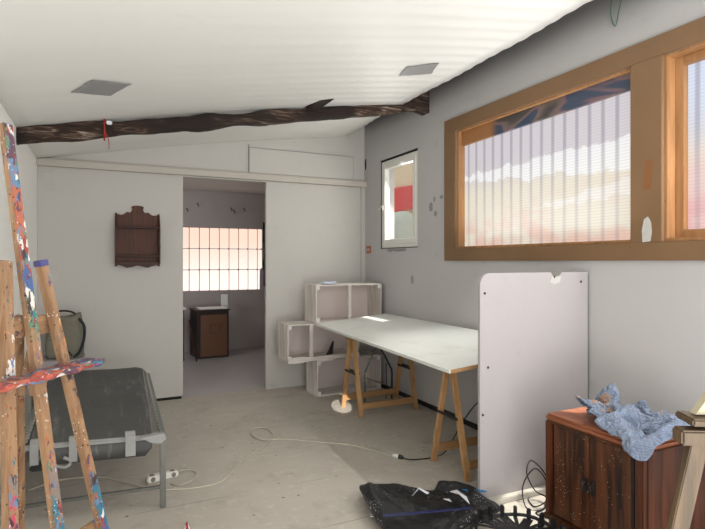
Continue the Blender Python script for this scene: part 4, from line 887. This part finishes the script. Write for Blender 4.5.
vs = [bm.verts.new(Vector(c) + Vector((0, 0, .003))) for c in co]
for i in range(NU - 1):
    for j in range(NV - 1):
        f = bm.faces.new([vs[i * NV + j], vs[(i + 1) * NV + j], vs[(i + 1) * NV + j + 1], vs[i * NV + j + 1]]); f.smooth = True
        for lp, (a, b) in zip(f.loops, ((i, j), (i + 1, j), (i + 1, j + 1), (i, j + 1))): lp[uvl].uv = (a / NU, b / NV)
o = obj('shirt', bm, 'cloth', None, c0); tag(o, 'crumpled faded blue checked shirt thrown over the brown cabinet', 'shirt')
md = o.modifiers.new('s', 'SUBSURF'); md.levels = 1; md.render_levels = 2
tx = bpy.data.textures.new('folds', 'CLOUDS')
tx.noise_scale = .035
md = o.modifiers.new('d', 'DISPLACE')
md.texture = tx
md.strength = .022
md = o.modifiers.new('t', 'SOLIDIFY'); md.thickness = .003; md.offset = 0

# small folding wooden bench easel at the right edge
we = thing('wooden_trestle', 'pale wooden folding trestle cut off by the right edge', 'trestle', (1.62, 1.015, 0), R(-28))
# local x to the right, y away; top about z 1.0
bm = nb(); add_bar(bm, (.035, .0, .985), (-.17, .02, 0), .052, .03, up=(0, 1, 0), bev=.003); obj('leg', bm, 'light_wood', we)
bm = nb(); add_bar(bm, (.08, -.02, .985), (.12, -.10, 0), .05, .03, up=(0, 1, 0), bev=.003); obj('leg', bm, 'light_wood', we)
bm = nb(); add_bar(bm, (.45, .0, .985), (.50, .02, 0), .052, .03, up=(0, 1, 0), bev=.003); obj('leg', bm, 'light_wood', we)
bm = nb(); add_box(bm, (-.035, -.03, .945), (.52, .03, .99), .006); obj('cross_head', bm, 'light_wood', we)
bm = nb(); add_box(bm, (-.05, -.05, 1.008), (.50, .05, 1.03), .005, Matrix.Rotation(R(2), 4, 'Y')); obj('top_board', bm, 'light_wood', we)
bm = nb(); add_box(bm, (.02, .02, .99), (.06, .05, 1.01), .003); obj('spacer', bm, 'light_wood', we)
bm = nb(); add_prism(bm, [(0, 0), (.30, 0), (.30, .10), (.07, .10)], .03, lambda a, b, t: (.0 + a, -.02 + t, b)); o = obj('paper_pad', bm, plain('cream_paper_pad', rgb(190, 180, 152), .7, 0, .15, 9), None, (1.635, 1.015, 1.035)); o.rotation_euler = (0, 0, R(-28)); tag(o, 'cream coloured pad resting on the trestle at the right edge', 'pad')

# ------------------------------------------------------------------ folding bed
bed = thing('camp_bed', 'low metal camp bed with a charcoal tarpaulin stretched on springs', 'bed', (0, 0, 0))
A = Vector((.345, 3.41, .43)); B = Vector((.405, 5.32, .43)); Cc = Vector((-.43, 5.36, .43)); Dd = Vector((-.415, 3.53, .43))
def side_rail(p, q, w=.032, h=.032): 
    bm = nb(); add_bar(bm, p, q, w, h, bev=.004); return bm
obj('side_rail', side_rail(A, B), 'galv', bed); obj('side_rail', side_rail(Dd, Cc), 'galv', bed)
bm = nb(); add_bar(bm, Dd, A, .032, .032, bev=.008); obj('end_rail', bm, 'strap', bed)
obj('end_rail', side_rail(Cc, B), 'galv', bed)
for P_ in (A, B, Cc, Dd):
    bm = nb(); add_bar(bm, (P_.x, P_.y, 0), (P_.x, P_.y, .42), .034, .034, up=(0, 1, 0), bev=.003); obj('leg', bm, 'steel', bed)
bm = nb(); add_bar(bm, (A.x, A.y, .125), (Dd.x, Dd.y, .10), .02, .02, bev=.002); obj('stretcher', bm, 'steel', bed)
bm = nb(); add_bar(bm, (B.x, B.y, .125), (Cc.x, Cc.y, .125), .02, .02, bev=.002); obj('stretcher', bm, 'steel', bed)
# tarpaulin
bm = nb(); nu, nv = 22, 40; g = []
def sheet_pt(u, v):
    # v 0..1 along bed (near->far); v<0 wraps under the end rail
    n0 = Dd.lerp(A, .05 + .87 * u); f0 = Cc.lerp(B, .05 + .89 * u)
    if v >= 0:
        p = n0.lerp(f0, v * .965)
        p.z = .455 + .075 * v + .018 * noise.noise(Vector((u * 2, v * 3, 1))) - .03 * math.sin(math.pi * u) * (1 - v) - .006
        return p
    k = -v / .07  # 0..1 down the hanging front
    p = n0.copy(); p.y -= .026 * min(1, k * 4) - .02 * k; p.z = .449 - .03 * math.sin(math.pi * u) * (1 - k) * 0 - .125 * k
    return p
rcorner = .10
for j in range(nv + 1):
    v = -.07 + 1.07 * j / nv
    row = []
    for i in range(nu + 1):
        u = i / nu
        # rounded corners far and near
        inset = 0
        if v > .94: q = (v - .94) / .06; inset = .08 * (1 - math.sqrt(max(0, 1 - q * q)))
        if v < -.03: q = (-.03 - v) / .04; inset = .06 * (1 - math.sqrt(max(0, 1 - q * q)))
        uu = inset + (1 - 2 * inset) * u
        row.append(bm.verts.new(sheet_pt(uu, v)))
    g.append(row)
for j in range(nv):
    for i in range(nu): f = bm.faces.new([g[j][i], g[j][i + 1], g[j + 1][i + 1], g[j + 1][i]]); f.smooth = True
sl_ = obj('tarpaulin', bm, 'sling', bed); md = sl_.modifiers.new('s', 'SOLIDIFY'); md.thickness = .006
for u, w_ in ((.10, .022), (.36, .022), (.76, .028)):
    p0 = Dd.lerp(A, u); bm = nb()
    q = [(-.02, .335), (-.034, .34), (-.034, .455), (.0, .475), (.04, .47)]
    ax = (A - Dd).normalized(); r1 = []
    for (dy, zz) in q: r1.append((bm.verts.new((p0.x - ax.x * w_, p0.y - ax.y * w_ + dy, zz)), bm.verts.new((p0.x + ax.x * w_, p0.y + ax.y * w_ + dy, zz))))
    for a, b in zip(r1, r1[1:]): bm.faces.new([a[0], a[1], b[1], b[0]])
    s1 = obj('strap', bm, 'strap', bed); s1.modifiers.new('s', 'SOLIDIFY').thickness = .004
# knotted strap at the near right corner
bm = nb(); add_prism(bm, [(-.13, .002), (-.05, .012), (.0, .012), (.015, -.02), (-.02, -.045), (-.07, -.035)], .045, lambda a, b, t: (A.x + a + .005, A.y - .026 + t, A.z + b + .012)); obj('corner_strap', bm, 'strap', bed)
bm = nb(); add_tube(bm, [(-.30, 3.49, .35), (-.24, 3.50, .32), (-.18, 3.47, .31), (-.15, 3.47, .34), (-.19, 3.46, .37)], .010, 8, 5); obj('loose_strap', bm, 'strap', bed)
bm = nb(); add_box(bm, (-.36, 3.46, .31), (-.24, 3.50, .34), .008); obj('buckle', bm, 'black', bed)
for k in range(26):
    v = (k + .8) / 27
    for side in (1, 0):
        if side: a = A.lerp(B, v); b = sheet_pt(1, v); 
        else: a = Dd.lerp(Cc, v); b = sheet_pt(0, v)
        b = Vector(b); pts = []
        for q in range(25):
            t_ = q / 24; p = a.lerp(b, t_); p += Vector((0, math.cos(q * 1.6) * .014, math.sin(q * 1.6) * .014)) * (1 if 1 < q < 23 else 0); pts.append(p)
        bm = nb(); add_tube(bm, pts, .004, 5); obj('spring', bm, 'spring', bed)

# ------------------------------------------------------------------ rucksack on a white box
wb = thing('white_box', 'white box beside the head of the camp bed, under the rucksack', 'box', (-.50, 5.50, 0))
bm = nb(); add_box(bm, (0, 0, 0), (.36, .36, .565), .006); obj('box_body', bm, 'white_board', wb)
bm = nb(); add_box(bm, (-.01, -.01, .565), (.37, .37, .59), .005); obj('box_lid', bm, 'white_board', wb)
bk = thing('rucksack', 'olive canvas rucksack with dark straps sitting on a white box', 'rucksack', (-.30, 5.68, .59), R(-12))
bm = nb(); prev = None; N = 24
prof = [(0, .9), (.02, 1.0), (.10, 1.04), (.20, 1.0), (.30, .95), (.37, .90), (.405, .84), (.40, .70)]
for (zz, s) in prof:
    ringv = []
    for k in range(N):
        a = 2 * math.pi * k / N; ca, sa = math.cos(a), math.sin(a); q = (abs(ca) ** 3.2 + abs(sa) ** 3.2) ** (-1 / 3.2)
        wr = 1 + .05 * noise.noise(Vector((ca * 2, sa * 2, zz * 9)))
        zo = .02 * math.sin(a * 2 + 1) * (zz > .3)
        ringv.append(bm.verts.new((ca * q * .155 * s * wr, sa * q * .10 * s * wr, zz + zo)))
    if prev:
        for k in range(N):
            f = bm.faces.new([prev[k], prev[(k + 1) % N], ringv[(k + 1) % N], ringv[k]]); f.smooth = True
    else: bm.faces.new(ringv[::-1])
    prev = ringv
cen = bm.verts.new((0, 0, .34))
for k in range(N): bm.faces.new([prev[k], prev[(k + 1) % N], cen])
obj('bag_body', bm, 'olive', bk, None, None)
bm = nb(); add_tube(bm, [(-.09, 0, .41), (-.05, 0, .435), (.0, 0, .44), (.05, 0, .43), (.09, 0, .41)], .009, 8, 4); obj('top_handle', bm, 'box_dark', bk)
bm = nb(); P_ = spline([(.135, -.06, .37), (.185, -.08, .30), (.185, -.09, .18), (.15, -.10, .06), (.10, -.10, .02)], 5)
for a, b in zip(P_, P_[1:]): add_bar(bm, a, b, .010, .035, up=(1, -1, 0))
obj('shoulder_strap', bm, 'navy_strap', bk)
bm = nb(); P_ = spline([(-.02, -.095, .38), (-.0, -.115, .25), (.03, -.118, .12), (.09, -.115, .03)], 5)
for a, b in zip(P_, P_[1:]): add_bar(bm, a, b, .008, .03, up=(0, 1, 0))
obj('front_strap', bm, 'navy_strap', bk)
bm = nb(); add_box(bm, (-.13, -.135, .02), (-.02, -.09, .20), .02); obj('pocket', bm, 'olive', bk)

# ------------------------------------------------------------------ easel (foreground left)
ez = thing('painter_easel', 'tall wooden studio easel caked in coloured paint at the left edge', 'easel', (-.071, 2.095, 0), R(51.2))
# local x = along ledge (away from camera), local -y = front (towards right of picture); leans back to +y
k_ = .155
def E(a, z, off=0.0): return Vector((a, z * k_ - off, z))
bm = nb(); add_bar(bm, E(0, 0), E(0, 2.0), .043, .026, up=(0, -1, 0), bev=.003); m_ = obj('mast', bm, 'mast', ez)
bm = nb(); add_bar(bm, E(-.26, 0, .0), E(-.075, 1.50, .0), .042, .03, up=(0, -1, 0), bev=.003); obj('leg', bm, 'leg_left', ez)
bm = nb(); add_bar(bm, E(.27, 0, .0), E(.078, 1.50, .0), .038, .03, up=(0, -1, 0), bev=.003); lr = obj('leg', bm, 'leg_right', ez)
bm = nb(); add_bar(bm, E(.080, 1.478, .001), E(.077, 1.503, .001), .042, .034, up=(0, -1, 0), bev=.003); obj('leg_cap', bm, 'tip_blue', lr)
bm = nb(); add_bar(bm, E(-.20, 1.262, -.032), E(.16, 1.262, -.032), .022, .07, up=(0, 0, 1), bev=.003); obj('crossbar', bm, 'easel_plain', ez)
bm = nb(); add_bar(bm, E(-.26, .45, -.03), E(.26, .45, -.03), .022, .06, up=(0, 0, 1), bev=.003); obj('crossbar', bm, 'easel_plain', ez)
bm = nb(); add_bar(bm, E(.0, 1.30, -.055), Vector((.31, .56, 0)), .035, .03, up=(0, -1, 0), bev=.003); obj('back_leg', bm, 'easel_back', ez)
bm = nb(); add_tube(bm, [E(-.02, 1.02, -.06), E(.06, 1.24, -.05)], .012, 10); obj('peg', bm, 'easel_back', ez)
# ledge with caked paint
bm = nb(); n = 40; prev = None; random.seed(11)
for i in range(n + 1):
    a = -.47 + .75 * i / n; f = min(1, (n - i) / 4 + .25); base = E(a, 1.10, .05)
    ringv = []
    for (dy, dz) in ((.045, -.010), (-.03, -.014), (-.045, -.010), (-.046, .007), (-.01, .013), (.03, .012), (.045, .006)):
        q = noise.noise(Vector((a * 22, dy * 40, dz * 60))) * .008
        ringv.append(bm.verts.new((base.x, base.y + dy * f + q, base.z + dz * f + q * 1.2)))
    if prev:
        for k in range(7): fc = bm.faces.new([prev[k], prev[(k + 1) % 7], ringv[(k + 1) % 7], ringv[k]]); fc.smooth = True
    else: bm.faces.new(ringv[::-1])
    prev = ringv
bm.faces.new(prev); obj('ledge', bm, 'ledge', ez)
bm = nb(); add_bar(bm, E(-.035, 1.03, .028), E(-.03, 1.09, .028), .06, .02, up=(0, -1, 0), bev=.003); obj('ledge_block', bm, 'easel_back', ez)

# ------------------------------------------------------------------ power strip, cables, litter
ps = thing('power_strip', 'white power strip lying on the floor behind the bed leg', 'power strip', (.385, 3.85, 0), R(12))
bm = nb(); add_box(bm, (-.105, -.03, 0), (.105, .03, .042), .008, Matrix.Rotation(R(0), 4, 'X')); obj('strip_body', bm, 'plastic_white', ps)
for k in range(3):
    x = -.07 + k * .07
    bm = nb(); add_tube(bm, [(x, -.0305, .022), (x, -.0285, .022)], .016, 16); so = obj('socket', bm, 'socket_dark', ps)
    bm = nb(); add_tube(bm, [(x, 0, .0415), (x, 0, .0430)], .019, 16); so = obj('socket', bm, 'socket_dark', ps)
cab = [(-.42, 4.02), (-.247, 4.116), (-.001, 4.054), (.18, 3.85), (.301, 3.70), (.42, 3.63), (.596, 3.59), (.747, 3.624), (.878, 3.811), (1.041, 4.017), (1.201, 4.16), (1.334, 4.372), (1.33, 4.58), (1.24, 4.62), (1.175, 4.50), (1.219, 4.31), (1.392, 4.248), (1.629, 4.054), (1.831, 3.886), (1.95, 3.678), (2.02, 3.51)]
bm = nb(); add_tube(bm, [(x, y, .006 + (.008 if i in (12,) else 0)) for i, (x, y) in enumerate(cab)], .0055, 7, 6)
tag(obj('extension_cable', bm, 'cable_white', None, (0, 0, 0)), 'long off-white cable snaking across the floor with one loop', 'cable')
bm = nb(); add_tube(bm, [(.505, 3.885, .022), (.56, 3.92, .008), (.61, 3.86, .006), (.58, 3.74, .006), (.48, 3.68, .006), (.43, 3.73, .006)], .005, 7, 6)
tag(obj('short_cable', bm, 'cable_white'), 'short white cable looping beside the power strip', 'cable')
pl = thing('cable_plug', 'white and black joined plug on the floor in front of the trestles', 'plug', (2.035, 3.49, 0), R(-55))
bm = nb(); add_tube(bm, [(-.035, 0, .016), (-.02, 0, .016), (.02, 0, .016)], [.008, .016, .017], 12); obj('white_socket', bm, 'plastic_white', pl)
bm = nb(); add_tube(bm, [(.02, 0, .016), (.045, 0, .015), (.06, 0, .010)], [.017, .015, .007], 12); obj('black_plug', bm, 'black', pl)
bm = nb(); add_tube(bm, [(2.07, 3.44, .009), (2.12, 3.40, .006), (2.25, 3.37, .006), (2.40, 3.40, .006), (2.50, 3.41, .10), (2.62, 3.42, .24), (2.76, 3.42, .36), (2.99, 3.42, .45)], .0045, 7, 6)
tag(obj('black_cable', bm, 'black'), 'black cable rising from the floor plug towards the wall behind the near trestle', 'cable')
bm = nb(); random.seed(21)
pts = [(2.42, 2.52, .006), (2.38, 2.42, .01), (2.46, 2.40, .05), (2.51, 2.46, .16), (2.46, 2.53, .24), (2.40, 2.51, .18), (2.43, 2.47, .08), (2.50, 2.44, .03), (2.40, 2.38, .006), (2.33, 2.44, .006), (2.38, 2.52, .10), (2.46, 2.50, .20), (2.50, 2.44, .12), (2.42, 2.38, .02), (2.33, 2.36, .006), (2.36, 2.28, .006), (2.48, 2.30, .006)]
add_tube(bm, pts, .0042, 6, 7); tag(obj('coiled_cable', bm, 'black'), 'tangled black cable coil between the white board and the brown cabinet', 'cable')
pg = thing('white_plug', 'small white plug among the coiled black cable beside the cabinet', 'plug', (2.30, 2.29, 0))
bm = nb(); add_tube(bm, [(0, 0, .014), (.04, .02, .014)], [.014, .012], 10); obj('plug_body', bm, 'plastic_white', pg)
bm = nb(); add_tube(bm, [(-.025, -.006, .012), (0, -.006, .012)], .003, 6); add_tube(bm, [(-.025, .008, .012), (0, .008, .012)], .003, 6); obj('plug_pins', bm, 'steel', pg)
bm = nb(); add_prism(bm, [(-.03, 0), (.03, 0), (.018, .035), (.006, .075), (-.006, .06), (-.022, .03)], .02, lambda a, b, t: (a, t, b)); o = obj('paint_rag', bm, 'white_scrap', None, (.425, 2.975, 0)); tag(o, 'tiny white and red paint rag standing on the floor in front', 'rag')
o2 = nb(); add_prism(o2, [(-.008, .03), (.012, .028), (.004, .078), (-.004, .07)], .024, lambda a, b, t: (a, -.002 + t, b)); obj('red_stain', o2, 'red', o)

# black plastic sheet heap on the floor
outline = [(1.46, 2.98), (1.60, 3.06), (1.70, 3.00), (1.77, 2.89), (1.92, 2.82), (2.0, 2.88), (2.08, 2.78), (2.13, 2.68), (2.12, 2.58), (2.15, 2.50), (2.12, 2.42), (2.0, 2.40), (1.85, 2.38), (1.68, 2.30), (1.45, 2.2), (1.38, 2.55), (1.42, 2.8)]
cen = Vector((1.76, 2.55)); bm = nb(); rings = 16; seg = len(outline) * 3; O = []
for i in range(len(outline)):
    a = Vector(outline[i]); b = Vector(outline[(i + 1) % len(outline)])
    for k in range(3): O.append(a.lerp(b, k / 3))
g = []
for r in range(rings + 1):
    t_ = r / rings; row = []
    for k in range(seg):
        p = cen.lerp(O[k], t_)
        nz = noise.noise(Vector((p.x * 5, p.y * 5, .3))); n2 = noise.noise(Vector((p.x * 13, p.y * 13, 4)))
        ridge = (1 - abs(nz) * 2.2); h = max(0, .035 + .05 * ridge * .6 + .02 * n2)
        far = max(0, min(1, (p.y - 2.45) * 2.4)); h += .075 * far * max(0, math.sin(p.x * 9 + 1.2)) * (.4 + t_) * .8
        h *= (1 if t_ < .93 else .55)
        row.append(bm.verts.new((p.x - cen.x, p.y - cen.y, .006 + h)))
    g.append(row)
for r in range(rings):
    for k in range(seg):
        if r == 0:
            if k % 1 == 0: pass
        bm.faces.new([g[r][k], g[r][(k + 1) % seg], g[r + 1][(k + 1) % seg], g[r + 1][k]])
bmesh.ops.remove_doubles(bm, verts=bm.verts[:], dist=.0005)
# skirt to the floor
bl = thing('plastic_sheet', 'crumpled black plastic sheeting heaped on the floor', 'sheet', (cen.x, cen.y, 0))
s1 = obj('crumpled_sheet', bm, 'bag', bl); md = s1.modifiers.new('s', 'SUBSURF'); md.levels = 1; md.render_levels = 1; md = s1.modifiers.new('t', 'SOLIDIFY'); md.thickness = .012; md.offset = -1
def scrap(mat, pts, z, nm='plastic_scrap'):
    bm = nb(); P0 = Vector((cen.x, cen.y))
    for (a, b, c) in zip(pts, pts[1:], pts[1:]): pass
    vs = [bm.verts.new((x - P0.x, y - P0.y, z + dz)) for x, y, dz in pts]; bm.faces.new(vs)
    o = obj(nm, bm, mat, bl); o.modifiers.new('s', 'SOLIDIFY').thickness = .004
scrap('white_scrap', [(1.90, 2.62, .0), (1.935, 2.60, .01), (1.93, 2.50, .01), (1.905, 2.44, .0), (1.90, 2.53, .02)], .115)
scrap('white_scrap', [(1.66, 2.66, .0), (1.73, 2.70, .02), (1.77, 2.65, .0), (1.75, 2.64, .0), (1.72, 2.685, .02)], .12)
scrap('white_scrap', [(1.80, 2.55, .0), (1.83, 2.53, .0), (1.81, 2.48, .01)], .115)
scrap('blue_scrap', [(2.02, 2.66, 0), (2.11, 2.62, .0), (2.14, 2.57, 0), (2.04, 2.60, 0)], .085)
scrap('navy_scrap', [(1.40, 2.56, 0), (1.9, 2.42, .0), (1.9, 2.405, 0), (1.40, 2.535, 0)], .10)
scrap('white_scrap', [(1.42, 2.74, 0), (1.48, 2.68, .0), (1.45, 2.66, 0), (1.40, 2.70, 0)], .03)
# clip-on drying ring partly collapsed on the sheet
hp = thing('clip_hoop', 'collapsed black hoop with clips lying beside the black sheeting', 'hoop', (1.95, 2.09, 0))
pts = []
for k in range(29):
    a = 2 * math.pi * k / 28; pts.append((.235 * math.cos(a), .255 * math.sin(a), .075 + .01 * math.sin(3 * a)))
bm = nb(); add_tube(bm, pts, .010, 8, 0, False); obj('ring', bm, 'black', hp)
for k in range(9):
    a = R(-18 + k * 17); x, y = .235 * math.cos(a), .255 * math.sin(a)
    bm = nb(); add_box(bm, (-.014, -.010, .05), (.014, .010, .125), .004, Matrix.Translation((x, y, 0)) @ Matrix.Rotation(a, 4, 'Z')); obj('clip', bm, 'black', hp)
bm = nb()
for k in range(9):
    a = R(-18 + k * 17); add_bar(bm, (.225 * math.cos(a), .245 * math.sin(a), .07), (.02 * math.cos(a), .02 * math.sin(a), .10), .05 if k % 2 else .02, .004)
obj('webbing', bm, 'bag', hp)
for k in range(4):
    a = R(k * 90 + 20); bm = nb(); add_bar(bm, (.235 * math.cos(a), .255 * math.sin(a), .07), (.245 * math.cos(a), .265 * math.sin(a), 0), .012, .012); obj('foot', bm, 'black', hp)

# ------------------------------------------------------------------ outside, seen through the small window
bm = nb(); add_box(bm, (3.3, 2, -.2), (9, 14, -.05)); struct('ground', bm, plain('pale_ground', rgb(190, 180, 165), .9))
ow = thing('neighbouring_house', 'cream house wall with a red band outside the small window', 'house', (4.9, 9, -.05))
bm = nb(); add_box(bm, (0, -4, 0), (.3, 3, 5)); obj('house_wall', bm, plain('cream_render', rgb(226, 206, 172), .9, 0, .15, 3), ow)
bm = nb(); add_prism(bm, [(-1.6, 2.40), (-.55, 2.40), (-.50, 2.84), (-1.6, 2.78)], .05, lambda a, b, t: (-.06 + t, a, b + .05)); obj('red_band', bm, plain('red_awning', rgb(225, 70, 66), .8), ow)
op = nb(); add_box(op, (-.05, -.07, 0), (.05, .07, 4.0), .005); o = obj('wooden_post', op, plain('outdoor_post', rgb(118, 84, 66), .8), None, (3.6, 6.42, -.05)); tag(o, 'upright wooden post outside seen through the small window', 'post')
tk = thing('water_tank', 'pale rounded tank outside below the red band', 'tank', (4.45, 7.45, -.05))
bm = nb(); add_tube(bm, [(0, 0, 0), (0, 0, 2.15), (0, 0, 2.3), (0, 0, 2.36)], [.30, .30, .22, .06], 24); obj('tank_body', bm, plain('pale_green_tank', rgb(214, 226, 216), .6), tk)
bm = nb(); add_tube(bm, [(-.3, .0, 1.4), (-.36, .03, 1.7), (-.34, .1, 2.05), (-.28, .15, 2.2)], .02, 8, 5); obj('tank_pipe', bm, 'galv', tk)

# ------------------------------------------------------------------ camera and light
cam = bpy.data.cameras.new('camera'); cam.sensor_width = 36; cam.lens = 36 * 529 / 705; cam.shift_y = -3.5 / 705
cam.clip_start = .05
co = bpy.data.objects.new('camera', cam); C.objects.link(co); co.location = (0, 0, 1.5); co.rotation_euler = (R(90), 0, R(-25.5)); sc.camera = co

w = bpy.data.worlds.new('daylight'); sc.world = w; w.use_nodes = True
bg = w.node_tree.nodes['Background']; bg.inputs[0].default_value = (.95, .975, 1.0, 1); bg.inputs[1].default_value = 1.0
def area(name, loc, target, sx, sy, power, col=(1, 1, 1), spread=180):
    l = bpy.data.lights.new(name, 'AREA'); l.shape = 'RECTANGLE'; l.size = sx; l.size_y = sy; l.energy = power; l.color = col; l.spread = R(spread)
    o = bpy.data.objects.new(name, l); C.objects.link(o); o.location = loc
    o.rotation_euler = (Vector(target) - Vector(loc)).to_track_quat('-Z', 'Y').to_euler(); return o
def spot(name, loc, target, ang, power, blend=.1, r=.01, col=(1, .97, .9)):
    l = bpy.data.lights.new(name, 'SPOT'); l.spot_size = R(ang); l.energy = power; l.spot_blend = blend; l.shadow_soft_size = r; l.color = col
    o = bpy.data.objects.new(name, l); C.objects.link(o); o.location = loc
    o.rotation_euler = (Vector(target) - Vector(loc)).to_track_quat('-Z', 'Y').to_euler(); return o
area('rear_opening_light', (1.2, -1.1, 2.0), (1.4, 3.4, .4), 3.0, 1.8, 34, (1, .99, .975))
area('sunlit_floor_bounce', (.9, -.6, .2), (1.5, 2.4, 3.2), 2.4, 1.4, 88, (1, .995, .98), 140)
area('side_window_light', (3.0, 1.25, 2.15), (-.6, 2.7, 1.5), .7, .9, 26, (1, .995, .98))
area('sill_fill', (2.92, 3.1, 1.64), (2.92, 3.1, 3), .07, 1.4, 9, (1, .99, .96), 150)  # unseen up-facing lamp added to brighten the ceiling edge
area('back_room_fill', (-.6, 7.4, 2.2), (1.9, 8.8, .9), .8, .8, 16, (1, .98, .96))  # unseen lamp added to lift the back room walls
area('small_window_light', (3.25, 5.15, 2.3), (1.5, 4.6, .9), .6, .8, 14, (1, .98, .94))
su = bpy.data.lights.new('sun', 'SUN'); su.energy = 6; su.angle = R(.6); su.color = (1, .96, .9)
so = bpy.data.objects.new('sun', su); C.objects.link(so); so.rotation_euler = Vector((-.30, .03, -1)).to_track_quat('-Z', 'Y').to_euler()
spot('floor_patch_light', (.5, -.5, 2.5), (2.25, 4.98, 0), 1.9, 3200, .05)  # spot lamp added indoors to make the sunlit patch under the table
spot('cabinet_floor_fill', (2.98, 2.15, 2.55), (2.40, 2.36, 0), 12, 420, .3)  # spot lamp added inside the room for the bright floor beside the cabinet
spot('table_fill_spot', (2.93, 3.55, 2.6), (2.5, 3.45, .8), 62, 75, 1.0, .01, (1, .99, .96))  # spot lamp added in mid-air to brighten the tabletop
sc.view_settings.view_transform = 'Standard'; sc.view_settings.look = 'None'; sc.view_settings.exposure = 0; sc.view_settings.gamma = 1
